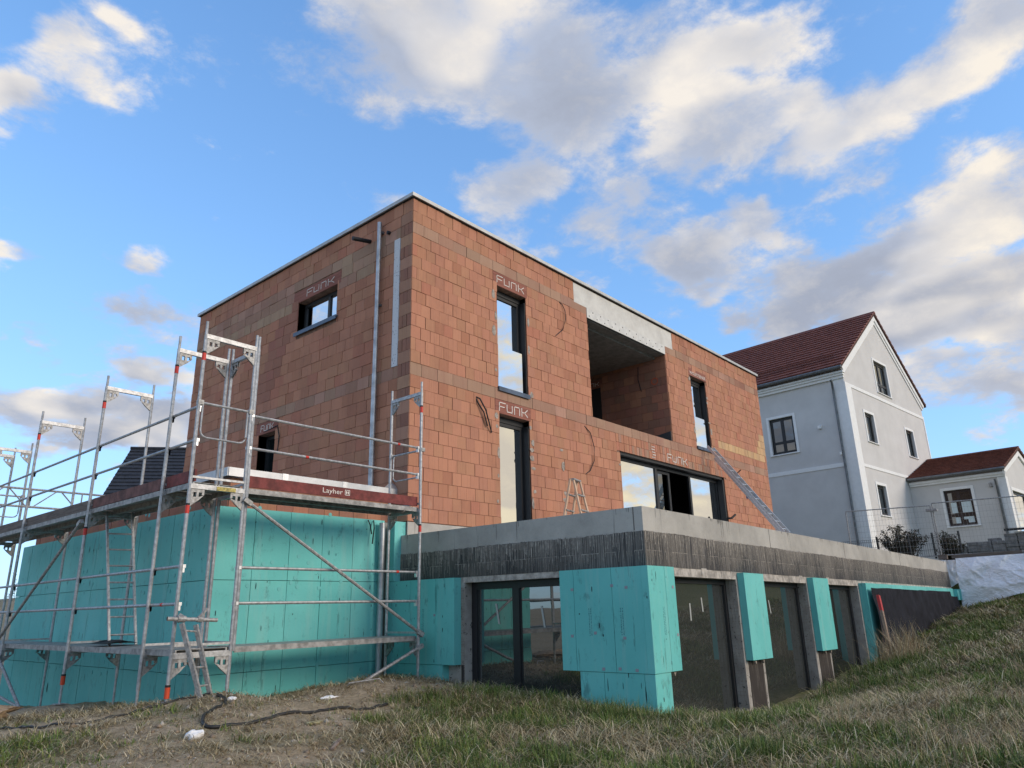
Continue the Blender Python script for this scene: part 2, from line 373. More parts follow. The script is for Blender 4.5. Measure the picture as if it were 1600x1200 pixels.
# ------------------------------------------------------------------ ground
TP = np.array([(-8.5,-9.9,-2.95),(-3.46,-5.4,-2.8),(-6,-2.6,-2.68),(-5,-1.5,-2.53),(-4.4,-.98,-2.45),(-4.05,-1.15,-2.42),(-3.67,-.98,-2.50),
 (-3.1,-.9,-2.63),(-2.4,-1.1,-2.50),(-1.5,-1.0,-2.46),(-.6,-.98,-2.53),(-.3,-1.31,-2.60),(-.3,-2.6,-2.66),(-.3,-3.85,-2.74),(-.3,-5.0,-2.80),(-4.4,2.3,-2.71),(-3.4,.6,-2.72),(-1.5,.1,-2.66),
 (-3.4,5,-3.0),(-4.4,5.4,-3.0),(-3.4,9,-3.2),(-7,3,-2.85),(-10,0,-2.9),(-10,8,-3.1),(-2.2,-1.9,-2.60),(-1.6,-3.4,-2.74),
 (1.2,-5.1,-3.0),(2.6,-5.0,-3.18),(4.2,-5.0,-3.08),(5.6,-5.0,-3.02),(8.6,-5.0,-2.78),(12,-5.0,-2.42),(17,-5.0,-2.0),(18,-5.0,-1.88),
 (.5,-7.4,-2.66),(5,-7.5,-2.46),(9,-7.5,-2.2),(14,-7.5,-1.9),(18,-6.8,-1.56),(-2.7,-8.6,-2.62),(3,-9.5,-2.4),(9,-9.5,-2.0),(18,-9.5,-1.55),
 (-8,-14,-2.95),(0,-14,-2.5),(10,-14,-1.95),(20,-14,-1.4),(30,-12,-1.0),(-14,-8,-3.0),(-30,0,-3.3),(0,-31,1.4),(22,-31,2.2),(-18,-36,1.0),(40,-40,2.5),(-20,40,-3.4),(10,40,-3.4),(-5,14,-3.4)])
def _k(a,b): return np.sqrt(((a[:,None,:]-b[None,:,:])**2).sum(-1)+.3)
_n=len(TP); _A=np.zeros((_n+1,_n+1)); _A[:_n,:_n]=-_k(TP[:,:2],TP[:,:2])+np.eye(_n)*-.02; _A[:_n,_n]=1; _A[_n,:_n]=1
_W=np.linalg.solve(_A,np.append(TP[:,2],0))
_rs=np.random.RandomState(5); _T=_rs.rand(64,64)
def vnoise(x,y):
    xi=np.floor(x).astype(int); yi=np.floor(y).astype(int); fx=x-xi; fy=y-yi
    fx=fx*fx*(3-2*fx); fy=fy*fy*(3-2*fy)
    g=lambda a,b:_T[a%64,b%64]
    return (g(xi,yi)*(1-fx)+g(xi+1,yi)*fx)*(1-fy)+(g(xi,yi+1)*(1-fx)+g(xi+1,yi+1)*fx)*fy
def sstep(a,b,x):
    t=np.clip((x-a)/(b-a),0,1); return t*t*(3-2*t)
def terrain(x,y):
    x=np.asarray(x,float); y=np.asarray(y,float); sh=x.shape; x=x.ravel(); y=y.ravel()
    z=np.empty_like(x)
    for i in range(0,len(x),20000):
        P=np.stack([x[i:i+20000],y[i:i+20000]],1); z[i:i+20000]=-_k(P,TP[:,:2])@_W[:_n]+_W[_n]
    z=np.clip(z,-3.6,3.0)
    near=1-sstep(25,45,np.hypot(x,y))
    z+=near*(.028*(vnoise(x*13+5,y*13+2)-.5)+.09*(vnoise(x*.9+3,y*.9)-.5)+.05*(vnoise(x*2.3,y*2.3+9)-.5)+.03*(vnoise(x*6,y*6)-.5))
    k=sstep(18.15,18.5,x)*sstep(-9.6,-8.6,y)          # neighbour's plot, held up behind the tarp
    z=z*(1-k)+(-.40+.012*np.clip(x-21,0,20))*k
    k2=sstep(9.5,12,y)*sstep(-2,4,x); z=z*(1-k2)+np.maximum(z,-.4)*k2
    return z.reshape(sh)
def axis(lo, hi, a, b, step, grow=1.25):
    v = list(np.arange(a, b+1e-6, step)); s = step
    while v[-1] < hi: s *= grow; v.append(v[-1]+s)
    s = step
    while v[0] > lo: s *= grow; v.insert(0, v[0]-s)
    return np.array(v)
gx = axis(-900, 900, -9.5, 22, .13); gy = axis(-900, 900, -11.5, 8, .13)
GX, GY = np.meshgrid(gx, gy, indexing='ij'); GZ = terrain(GX, GY)
far = sstep(60, 300, np.hypot(GX, GY)); GZ = GZ*(1-far)+(-3.2)*far
nx, ny = len(gx), len(gy); idx = np.arange(nx*ny).reshape(nx, ny)
quads = np.stack([idx[:-1,:-1], idx[1:,:-1], idx[1:,1:], idx[:-1,1:]], -1).reshape(-1,4)
def np_mesh(name, V, F, mat, colors=None, smooth=False, kind=None):
    k = F.shape[1]; me = bpy.data.meshes.new(name); me.vertices.add(len(V)); me.vertices.foreach_set('co', V.astype(np.float32).ravel())
    me.loops.add(F.size); me.loops.foreach_set('vertex_index', F.astype(np.int32).ravel())
    me.polygons.add(len(F)); me.polygons.foreach_set('loop_start', np.arange(0, F.size, k, dtype=np.int32)); me.polygons.foreach_set('loop_total', np.full(len(F), k, dtype=np.int32))
    if smooth: me.polygons.foreach_set('use_smooth', np.ones(len(F), dtype=bool))
    me.update(calc_edges=True)
    if colors is not None:
        at = me.color_attributes.new('Col', 'FLOAT_COLOR', 'POINT'); at.data.foreach_set('color', np.concatenate([colors, np.ones((len(colors),1))],1).astype(np.float32).ravel())
    me.materials.append(mat); o = bpy.data.objects.new(name, me); COL.objects.link(o); ORG[o.name] = (0,0,0)
    if kind: o['kind'] = kind
    return o
def dirtmask(x, y):
    """1 = trodden bare earth, 0 = turf"""
    m = sstep(.35, -.9, ((x+4.17)*2.25-(y+4.6)*1.87)/2.93) + .9*np.exp(-(((x+.9)**2+(y+1.6)**2)/1.2))
    m += .6*np.exp(-(((x-.2)/.45)**2+((y+6.5)/.35)**2)) + .8*np.exp(-(((x+2.0)/.5)**2+((y+3.6)/.35)**2)) + .6*np.exp(-(((x-9)/1.2)**2+((y+7.6)/.5)**2))
    m += .55*(vnoise(x*1.3+20, y*1.3+4)-.6) + .5*(vnoise(x*4+2, y*4+7)-.5)
    m += .8*np.exp(-(((x+2.2)/1.1)**2+((y+1.55)/.45)**2))
    for hx0, hy0, hr in ((-4.0,-2.5,.3),(-3.4,-2.5,.3),(-2.9,-2.45,.28),(-2.4,-2.3,.25),(-2.1,-2.2,.2),(-2.7,-1.85,.3),(-3.85,-3.1,.3),(-4.15,-3.95,.3),(-1.85,-1.6,.35),(-3.6,-2.8,.3),(-1.95,-2.65,.15)): m += .9*np.exp(-((x-hx0)**2+(y-hy0)**2)/hr**2)
    m -= .55*np.exp(-(((x+6.2)/.9)**2+((y+1.9)/.8)**2))
    return np.clip(m, 0, 1)
DM = dirtmask(GX, GY)
def f_ground(t, pos, col, b):
    a = t.node('ShaderNodeAttribute', attribute_name='Col'); s_ = t.node('ShaderNodeSeparateColor'); t.l.new(a.outputs['Color'], s_.inputs[0])
    n1 = t.noise(pos, 2.2, 7, .7); n2 = t.noise(pos, 14, 6, .75); n3 = t.noise(pos, 70, 3, .7)
    soil = t.mix(t.ss(n2, .3, .7), (.33,.255,.17), (.58,.465,.32))
    soil = t.mix(t.math('MULTIPLY', t.ss(n3, .55, .75), .6), soil, (.52,.43,.31))
    soil = t.mix(t.math('MULTIPLY', t.ss(n1, .5, .7), .4), soil, (.24,.22,.12))
    turf = t.mix(t.ss(n2, .35, .65), (.095,.125,.035), (.24,.22,.10))
    bp = t.node('ShaderNodeBump'); bp.inputs['Strength'].default_value = 1.0; bp.inputs['Distance'].default_value = .05
    t.l.new(t.math('MULTIPLY_ADD', n3, .4, n2), bp.inputs['Height']); t.l.new(bp.outputs[0], b.inputs['Normal'])
    return t.mix(s_.outputs[0], turf, soil)
GROUND = M('earth_and_turf', rough=1, fn=f_ground, spec=.1)
V = np.stack([GX, GY, GZ], -1).reshape(-1,3)
ground = np_mesh('ground', V, quads, GROUND, np.repeat(DM.reshape(-1,1), 3, 1), True, 'structure')

# ------------------------------------------------------------------ brick house
HOUSE = thing('brick_house', 'unfinished two-storey red brick house with green insulated basement and roof terrace', 'house', (0,0,-3))
XE, YE, ZB = 16.9, 9.0, 6.53
def jit(c, k=.10):
    f = 1+random.uniform(-k, k); return tuple(max(0, v*f*(1+random.uniform(-.04,.04))) for v in c)
def palette(c, n, k): return [jit(c, k) for _ in range(n)]
PAL = dict(red=palette((.45,.218,.138), 10, .05), deep=palette((.41,.185,.118), 5, .05), band=palette((.39,.235,.165), 8, .10),
           dark=palette((.30,.155,.11), 5, .08), light=palette((.40,.235,.155), 5, .1), yellow=palette((.56,.37,.20), 6, .09),
           beige=palette((.40,.265,.175), 6, .08), stain=palette((.35,.16,.11), 5, .08))
BR = []     # (face, a, w, z, h, proud, kind, index)
def row(face, a0, a1, z, h, wd, off, kind, holes=(), gap=.008):
    a = a0-off
    while a < a1-1e-4:
        b = min(a+wd*random.choice((1,1,1,1,.98)), a1)
        if a1-b < .05: b = a1
        parts = [(max(a, a0), b)]
        for (h0, h1, hz0, hz1) in holes:
            if z+h*.5 > hz0 and z+h*.5 < hz1:
                q = []
                for s, e in parts:
                    if e <= h0 or s >= h1: q.append((s, e))
                    else:
                        if s < h0-.03: q.append((s, h0))
                        if e > h1+.03: q.append((h1, e))
                parts = q
        for s, e in parts:
            if e-s > .025:
                k = kind(s, z) if callable(kind) else kind
                BR.append((face, s+gap/2, e-s-gap, z+.0035, h-.007, random.choice((.0,.003,.006,.009)), k, random.randrange(len(PAL[k]))))
        a = b
HR = [(2.5,3.5,0,2.44),(2.37,3.55,2.44,2.75),(2.5,3.5,3.0,5.42),(2.37,3.55,5.42,5.75),(6.0,10.05,3.0,5.95),(5.45,10.55,5.95,6.6),
      (11.55,12.55,3.0,5.36),(11.45,12.65,5.36,5.62),(7.15,13.2,0,2.3),(7.0,13.35,2.3,2.75)]
HL_ = [(2.47,4.0,4.62,5.42),(2.35,4.2,5.42,5.72),(4.6,5.32,1.2,2.46),(4.5,5.42,2.46,2.74)]
def kindR(x, z):
    if 2.75 <= z+.01 < 3.0: return 'band'
    if 5.75 <= z+.01 < 6.0: return 'band' if x < 10.6 or random.random() < .6 else 'dark'
    if 3.24 < z < 3.49 and 13.0 < x < 16.75: return 'yellow'
    if 3.49 < z < 4.24 and x > 16.15 and (z < 4.0 or x > 16.3): return 'yellow'
    if 2.4 < z < 2.75 and (1.6 < x < 2.4 or 4.3 < x < 5.0): return 'deep'
    if z > 6.2 and random.random() < .35: return 'deep'
    if .9 < z < 2.0 and 5.1 < x < 6.6 and random.random() < .5: return 'deep'
    return 'red' if random.random() < .9 else 'deep'
def kindL(y, z):
    if 2.75 <= z+.01 < 3.0: return 'band'
    if 5.24 < z < 5.49 and y > 4.1: return 'beige'
    if 5.24 < z < 5.99 and .9 < y < 2.4: return 'beige' if random.random() < .7 else 'band'
    if 5.49 < z < 6.0: return 'band'
    d = y-(4.1+.55*(5.2-z))
    if 3.0 < z < 5.3 and -.4 < d < .5: return 'stain'
    return random.choice(('red','red','deep'))
zc = [(.25*i, .25) for i in range(25)]+[(6.25, .28)]
for i, (z, h) in enumerate(zc):
    row('R', 0, XE, z, h, .25 if abs(z-2.75) > .01 and abs(z-5.75) > .01 else .42, .125*(i % 2), kindR, HR)
    if z < 6.2:
        q = 'light' if i % 2 == 0 else 'dark'
        if q == 'light': row('L', .004, .36, z, h, .36, 0, 'light', HL_)
        else: row('L', .004, .36, z, h, .12, 0, 'dark', HL_)
        row('L', .36 if not 2.99 < z < 5.74 else .56, YE, z, h, .375 if i % 3 else .31, .12*(i % 3), kindL, HL_)
    else: row('L', .004, YE, z, h, .3, 0, lambda y, z: random.choice(('red','deep')), HL_)
row('L', .36, .36, 0, .25, .2, 0, 'red')
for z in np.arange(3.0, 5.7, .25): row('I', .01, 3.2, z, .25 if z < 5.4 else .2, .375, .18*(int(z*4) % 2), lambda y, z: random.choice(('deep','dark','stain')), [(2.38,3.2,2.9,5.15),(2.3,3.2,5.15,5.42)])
for z in np.arange(2.3, 2.7, .225): row('R', 7.0, 13.35, z, .225, .125, 0, lambda x, z: random.choice(('band','deep','red')))
# brick upstand of the low wing on the left
for z, h in ((.0,.25),(.25,.22)):
    row('P', -3.15, -.02, z, h, .30, .1, lambda x, z: random.choice(('deep','stain')))
    row('Q', .42, 8.9, z, h, .30, .15, lambda x, z: random.choice(('deep','stain')))
FACE = {  # a along, d proud (outwards), z
 'R': (lambda a,d,z: (a,-d,z)), 'L': (lambda a,d,z: (-d,a,z)), 'I': (lambda a,d,z: (10.04-d,a,z)),
 'P': (lambda a,d,z: (a,.40-d,z)), 'Q': (lambda a,d,z: (-3.15-d,a,z))}
def brick_geo(mb, face, a, w_, z, h, pr):
    fn = FACE[face]; n = [fn(a+x, d, z+y) for d in (-.03, pr) for x, y in ((0,0),(w_,0),(w_,h),(0,h))]
    fs = [(4,5,6,7),(0,1,5,4),(1,2,6,5),(2,3,7,6),(3,0,4,7)]
    if face != 'R' and face != 'P': fs = [tuple(reversed(f)) for f in fs]
    mb.add(n, fs)
def seen(b):
    f, a, w_, z, h = b[:5]
    if f == 'L' and z < .7: return False
    if f == 'R' and z < .2 and a > .9: return False
    return f in 'RL'
def bd(b):
    p = FACE[b[0]](b[1], 0, b[3]); return math.dist(p, CAM)/math.sqrt(b[2]*b[4])
order = sorted(range(len(BR)), key=lambda i: bd(BR[i]) if seen(BR[i]) and BR[i][2] > .1 else 1e9)
single = set(order[:300]); cache = {}
rest = MB()
for i, b in enumerate(BR):
    f, a, w_, z, h, pr, k, ci = b
    if i in single:
        key = (f, round(w_,2), round(h,2), pr, k, ci)
        if key not in cache:
            m = MB(); m.col = PAL[k][ci]; ox = FACE[f](0,0,0); brick_geo(m, f, 0, w_, 0, h, pr)
            me = bpy.data.meshes.new('brick'); me.from_pydata([(p[0]-ox[0],p[1]-ox[1],p[2]-ox[2]) for p in m.v], [], m.f)
            at = me.color_attributes.new('Col','FLOAT_COLOR','POINT'); at.data.foreach_set('color', [*m.col,1]*len(m.v)); me.materials.append(BRICK); me.update(); cache[key] = me
        o = bpy.data.objects.new('brick', cache[key]); COL.objects.link(o); o.parent = HOUSE
        p = FACE[f](a, 0, z); o.location = (p[0], p[1], p[2]+3)
    else:
        rest.col = PAL[k][ci]; brick_geo(rest, f, a, w_, z, h, pr)
rest.build('brickwork', BRICK, HOUSE, kind='stuff', col=True)

def cells(a0, a1, z0, z1, holes):
    A = sorted({a0,a1,*[v for h in holes for v in h[:2] if a0 < v < a1]}); Z = sorted({z0,z1,*[v for h in holes for v in h[2:] if z0 < v < z1]})
    for i in range(len(A)-1):
        run = None
        for j in range(len(Z)-1):
            ca, cz = (A[i]+A[i+1])/2, (Z[j]+Z[j+1])/2
            full = not any(h[0] < ca < h[1] and h[2] < cz < h[3] for h in holes)
            if full: run = (run[0], Z[j+1]) if run else (Z[j], Z[j+1])
            elif run: yield A[i], A[i+1], run[0], run[1]; run = None
        if run: yield A[i], A[i+1], run[0], run[1]
openR = [HR[0],HR[2],(6.0,10.05,3.0,5.68),HR[6],HR[8]]
openL = [HL_[0],HL_[2]]
m = MB()
for a0,a1,z0,z1 in cells(.012, XE-.3, -.02, ZB, openR): m.box(a0,a1,.012,.34,z0,z1)
for a0,a1,z0,z1 in cells(.34, YE-.01, -.02, ZB, openL): m.box(.012,.34,a0,a1,z0,z1)
m.box(XE-.3,XE-.01,.012,YE-.01,-.02,ZB); m.box(.34,XE-.3,YE-.3,YE-.01,-.02,ZB)
m.build('wall', MORTAR, HOUSE)
# reveals (brick jambs seen in the openings): thin liners
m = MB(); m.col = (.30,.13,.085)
for (a0,a1,z0,z1) in openR:
    if a0 != 6.0: m.box(a1,a1+.006,.003,.335,z0,z1)
    m.box(a0-.006,a0,.003,.335,z0,z1)
for (a0,a1,z0,z1) in openL:
    m.box(.003,.335,a0-.006,a0,z0,z1); m.box(.003,.335,a1,a1+.006,z0,z1)
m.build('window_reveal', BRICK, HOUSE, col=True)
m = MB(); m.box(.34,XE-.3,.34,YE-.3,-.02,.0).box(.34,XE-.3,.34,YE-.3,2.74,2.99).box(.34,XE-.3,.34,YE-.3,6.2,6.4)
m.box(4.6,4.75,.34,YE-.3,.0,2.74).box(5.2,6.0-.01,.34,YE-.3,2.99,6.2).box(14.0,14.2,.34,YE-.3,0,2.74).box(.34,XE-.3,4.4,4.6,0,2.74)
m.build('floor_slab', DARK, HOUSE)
# loggia
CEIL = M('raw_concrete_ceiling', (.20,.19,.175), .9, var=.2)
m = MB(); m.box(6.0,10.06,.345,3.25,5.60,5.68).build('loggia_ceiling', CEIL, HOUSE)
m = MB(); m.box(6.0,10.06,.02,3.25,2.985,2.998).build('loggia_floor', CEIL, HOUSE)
m = MB(); m.box(10.065,10.3,.345,3.25,3.0,5.6).build('loggia_side_wall', MORTAR, HOUSE)
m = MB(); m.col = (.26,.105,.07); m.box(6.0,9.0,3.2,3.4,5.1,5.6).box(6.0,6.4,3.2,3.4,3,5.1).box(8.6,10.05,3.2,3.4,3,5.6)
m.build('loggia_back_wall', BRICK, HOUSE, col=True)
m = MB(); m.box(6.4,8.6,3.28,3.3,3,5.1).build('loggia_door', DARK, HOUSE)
m = MB(); m.prism([(.02,3.0),(.75,3.0),(.62,3.22),(.02,3.30)], 0, 10.0, 10.035).build('loggia_upstand_sheet', M('bitumen_sheet',(.06,.062,.065),.7), HOUSE)
SPRAY = M('orange_spray_mark', (.55,.11,.05), .8)
m = MB()
for k in range(9):
    t = k*.7; m.bar((10.035,.42+.11*math.cos(t),4.92+.11*math.sin(t)), (10.035,.42+.11*math.cos(t+.7),4.92+.09*math.sin(t+.7)), .012, .03)
m.build('spray_mark', SPRAY, HOUSE)
m = MB(); m.tube([(10.03,.95,5.5),(10.02,.98,5.1),(10.03,.9,4.7)], .012, 6); m.build('loggia_cable', BLACK, HOUSE)

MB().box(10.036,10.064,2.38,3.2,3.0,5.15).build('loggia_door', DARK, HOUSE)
# concrete beam, board with nail holes
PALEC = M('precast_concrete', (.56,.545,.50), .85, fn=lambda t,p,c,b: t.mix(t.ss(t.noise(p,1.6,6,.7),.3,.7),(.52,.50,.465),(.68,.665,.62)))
m = MB(); m.box(5.455,10.545,-.004,.33,5.955,6.50).build('concrete_beam', PALEC, HOUSE)
BOARD = M('grey_foam_board', (.62,.61,.58), .85, var=.1)
m = MB(); m.box(6.0,8.55,-.010,.05,5.68,5.95).box(8.556,10.05,-.010,.05,5.68,5.95); ob = m.build('beam_cladding_board', BOARD, HOUSE)
m = MB()
for k in range(22):
    x = 6.1+k*.18; m.box(x-.015,x+.015,-.013,-.009,5.73+.14*(k % 2),5.76+.14*(k % 2))
m.build('fixing_hole', DARK, ob)
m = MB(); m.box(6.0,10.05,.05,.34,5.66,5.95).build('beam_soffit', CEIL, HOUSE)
# insulation strip, roof coping, floor joint
m = MB(); m.box(-.012,.02,.37,.545,3.0,5.0).box(-.012,.02,.37,.545,5.006,5.755)
m.build('insulation_strip', M('white_foam_strip', (.60,.61,.62), .85, fn=lambda t,p,c,b: t.mix(t.ss(t.noise(p,26,3),.62,.7),(.62,.63,.65),(.2,.2,.2))), HOUSE)
m = MB(); m.box(-.07,XE+.07,-.07,.35,6.545,6.622).box(-.07,.35,.352,YE+.07,6.545,6.622)
co = m.build('roof_coping', M('coping_metal', (.47,.47,.46), .5, .3, var=.12, scale=4), HOUSE)
m = MB(); m.box(-.04,XE+.03,-.04,.30,6.53,6.544).box(-.04,.3,.302,YE+.03,6.53,6.544).build('coping_shade_strip', DARK, co)  # dark strip painted as the shade in the gap under the coping
m = MB(); m.box(.3,XE,.3,YE,6.40,6.52).build('roof', CEIL, HOUSE)

# lettering on lintels
FUNK = [[(0,0,0,1),(0,1,.85,1),(0,.5,.7,.5)], [(0,.9,0,.12),(0,.06,.75,.06),(.75,0,.75,.9)], [(0,0,0,.95),(0,.95,.75,.95),(.75,.95,.75,0)], [(0,0,0,1),(.02,.5,.42,.5),(.42,.5,.85,.92),(.42,.5,.85,.05)]]
def strokes(mb, fn, a0, z0, hgt, wid, sgn=1):
    st = hgt*.10; lw_ = wid/4.3
    for i, L in enumerate(FUNK):
        for x0,y0,x1,y1 in L:
            p = (a0+sgn*(i*lw_*1.08+x0*lw_), z0+y0*hgt); q = (a0+sgn*(i*lw_*1.08+x1*lw_), z0+y1*hgt)
            d = (q[0]-p[0], q[1]-p[1]); L_ = math.hypot(*d); nx_, nz_ = -d[1]/L_*st/2, d[0]/L_*st/2; ex, ez = d[0]/L_*st/2, d[1]/L_*st/2
            c = [(p[0]-ex+nx_,p[1]-ez+nz_),(q[0]+ex+nx_,q[1]+ez+nz_),(q[0]+ex-nx_,q[1]+ez-nz_),(p[0]-ex-nx_,p[1]-ez-nz_)]
            mb.add([fn(u,.0135,v) for u,v in c]+[fn(u,.006,v) for u,v in c], [(0,1,2,3),(7,6,5,4),(0,4,5,1),(1,5,6,2),(2,6,7,3),(3,7,4,0)])
def font_mesh(txt, size):
    cu = bpy.data.curves.new('txt', 'FONT'); cu.body = txt; cu.size = size; cu.resolution_u = 2
    o = bpy.data.objects.new('txt', cu); COL.objects.link(o); dg = bpy.context.evaluated_depsgraph_get(); dg.update()
    me = o.evaluated_get(dg).to_mesh(); vs = [tuple(v.co) for v in me.vertices]; fs = [tuple(p.vertices) for p in me.polygons]
    o.evaluated_get(dg).to_mesh_clear(); bpy.data.objects.remove(o); return vs, fs
def text_on(mb, fn, txt, a0, z0, size, width, d, sgn=1):
    vs, fs = font_mesh(txt, size); mx = max(v[0] for v in vs)
    b = len(mb.v); mb.add([fn(a0+sgn*v[0]*width/mx, d, z0+v[1]) for v in vs], fs)
LINT = M('lintel_clay', rough=.85, fn=lambda t,p,c,b: t.mix(t.ss(t.noise(stretch(t,p,1,1,40),1,2),.4,.6),(.23,.085,.06),(.30,.12,.085)))
def lintel(face, a0, a1, z0, z1, word=None, ta=None, tw=None, th=.15):
    m = MB(); fn = FACE[face]
    c = [fn(a, d, z) for d in (-.05,.008) for a, z in ((a0,z0),(a1,z0),(a1,z1),(a0,z1))]
    m.add(c, [(4,5,6,7),(0,1,5,4),(1,2,6,5),(2,3,7,6),(3,0,4,7)]); o = m.build('lintel', LINT, HOUSE)
    if word:
        m = MB(); sg = 1 if face == 'R' else -1
        if word == 'FUNK': strokes(m, fn, ta, z0+(z1-z0-th)/2, th, tw, sg)
        else: text_on(m, fn, word, ta, z0+.05, th, tw, .0125, sg)
        m.build('lettering', PAINTW, o)
lintel('R', 2.375, 3.545, 5.425, 5.745, 'FUNK', 2.50, .98, .17)
lintel('R', 2.375, 3.545, 2.445, 2.745, 'FUNK', 2.50, .98, .18)
lintel('R', 11.455, 12.645, 5.365, 5.615, 'WOLFSTEINER', 11.52, 1.08, .15)
lintel('L', 2.355, 4.195, 5.425, 5.715, 'FUNK', 3.66, 1.10, .15)
lintel('L', 4.505, 5.415, 2.465, 2.735, 'FUNK', 5.22, .55, .14)
lintel('I', 2.3, 3.2, 5.155, 5.415, 'FUNK', 3.1, .7, .13)
m = MB(); strokes(m, FACE['R'], 9.62, 2.37, .2, 1.2); m.build('lettering', PAINTW, HOUSE)
m = MB()
for k, (x, wd) in enumerate(((8.76,.10),(8.80,.14),(8.78,.12),(8.76,.13),(8.78,.1))):
    for q in range(3): m.box(x+q*.06, x+q*.06+wd*.3, -.0145, -.0105, 2.34+k*.075, 2.37+k*.075)
m.build('stencil_print', PAINTW, HOUSE)
# grey mortar smears beside the windows
m = MB()
for a, z0, z1 in ((2.42,.1,2.3),(3.57,.1,2.4),(2.42,3.0,5.4),(3.57,3.0,5.4),(11.5,3.0,5.3),(12.6,3.0,5.3),(4.66,.4,2.2),(7.08,1.9,2.7)):
    z = z0
    while z < z1:
        h = random.uniform(.05,.3); ww = random.uniform(.025,.085)
        if random.random() < .6:
            ax = a+random.uniform(-.05,.05); n = 7; pts = [(ax+ww*math.cos(t)*random.uniform(.6,1.1), z+h/2+h/2*math.sin(t)*random.uniform(.7,1.1)) for t in (2*PI*k/n for k in range(n))]
            m.prism(pts, 1, -.0125, -.002)
        z += h+random.uniform(.02,.2)
m.build('mortar_smear', GREYMORTAR, HOUSE, kind='stuff')

# windows -------------------------------------------------------------
def unit(name, parent, fn, a0, a1, z0, z1, d0, fr, gl, mull=(), trans=(), fw=.07, dep=.07, panes=True, mat=None, label=None, flip=False):
    """window frame with panes; fn(a, depth inwards, z)"""
    mat = mat or FRAME
    m = MB(fn, flip); m.box(a0,a1,d0,d0+dep,z0,z0+fw).box(a0,a1,d0,d0+dep,z1-fw,z1).box(a0,a0+fw,d0,d0+dep,z0+fw,z1-fw).box(a1-fw,a1,d0,d0+dep,z0+fw,z1-fw)
    xs = [a0+fw]+[v for p in mull for v in (p-fw*.6,p+fw*.6)]+[a1-fw]
    for p in mull: m.box(p-fw*.6,p+fw*.6,d0,d0+dep,z0+fw,z1-fw)
    zs = [z0+fw]+[v for p in trans for v in (p-fw*.5,p+fw*.5)]+[z1-fw]
    for p in trans:
        for i in range(0, len(xs), 2): m.box(xs[i],xs[i+1],d0+.003,d0+dep-.003,p-fw*.5,p+fw*.5)
    o = m.build(name, mat, parent, label)
    if panes:
        for i in range(0, len(xs), 2):
            for j in range(0, len(zs), 2):
                m = MB(fn, flip); m.box(xs[i],xs[i+1],d0+dep*.45,d0+dep*.45+.02,zs[j],zs[j+1]); m.build('pane', gl, o)
    return o
inR = lambda a,d,z: (a,d,z)
inL = lambda a,d,z: (d,a,z)
SILL = M('blue_film_sill', (.06,.09,.14), .5, var=.3)
def tall(a0, a1, z0, z1, rail=True):
    o = unit('window', HOUSE, inR, a0+.02, a1-.03, z0+.04, z1-.12, .19, FRAME, GLASS, fw=.075)
    m = MB(); m.box(a0,a1,.17,.28,z1-.12,z1).box(a1-.03,a1-.002,.02,.3,z0+.03,z1-.12).box(a0,a0+.02,.17,.26,z0+.03,z1-.12); m.build('shutter_guide', FRAME, o)
    m = MB(); m.box(a0-.03,a1+.01,-.05,.25,z0+.005,z0+.035).box(a0-.03,a1+.01,-.05,-.035,z0-.06,z0+.005); m.build('sill', SILL, o)
    if rail:
        m = MB(); m.box(a0+.03,a1-.10,.075,.09,z0+.07,z0+1.02); m.build('glass_railing', GLASS, o)
tall(2.5,3.5,3.0,5.42); tall(11.55,12.55,3.05,5.36); tall(2.5,3.5,-.04,2.44,False)
# sliding door
o = unit('sliding_door', HOUSE, inR, 7.17, 13.18, .02, 2.22, .22, FRAME, GLASS, mull=(9.3,11.28), fw=.085, panes=False)
for s, e in ((7.26,9.25),(11.35,13.09)):
    m = MB(); m.box(s,e,.25,.27,.11,2.13); m.build('pane', GLASS, o)
m = MB(); m.box(9.45,9.53,.30,.35,.1,2.13).box(9.53,10.1,.30,.35,2.05,2.13).box(9.53,10.1,.30,.35,.1,.18).box(10.1,10.2,.30,.35,.1,2.13); lf = m.build('door_leaf', FRAME, o)
m = MB(); m.box(9.53,9.8,.32,.335,.18,2.05).build('pane', GLASSD, lf)
m = MB(); m.box(7.15,13.2,.05,.2,2.225,2.30).box(13.1,13.198,.02,.2,.02,2.225).build('shutter_guide', FRAME, o)
m = MB(); m.box(10.55,10.72,1.2,1.4,0,2.7).build('interior_post', CEIL, HOUSE)
# left-face windows
o = unit('window', HOUSE, inL, 2.49, 3.98, 4.66, 5.40, .16, FRAME, GLASS, mull=(3.0,), fw=.07, flip=True)
m = MB(); m.box(-.06,.22,2.42,4.05,4.625,4.66).box(-.06,-.045,2.42,4.05,4.57,4.625).build('sill', M('blue_grey_sill',(.10,.14,.20),.5), o)
o = unit('window', HOUSE, inL, 4.62, 5.30, 1.22, 2.44, .2, FRAME, GLASSD, fw=.07, flip=True)
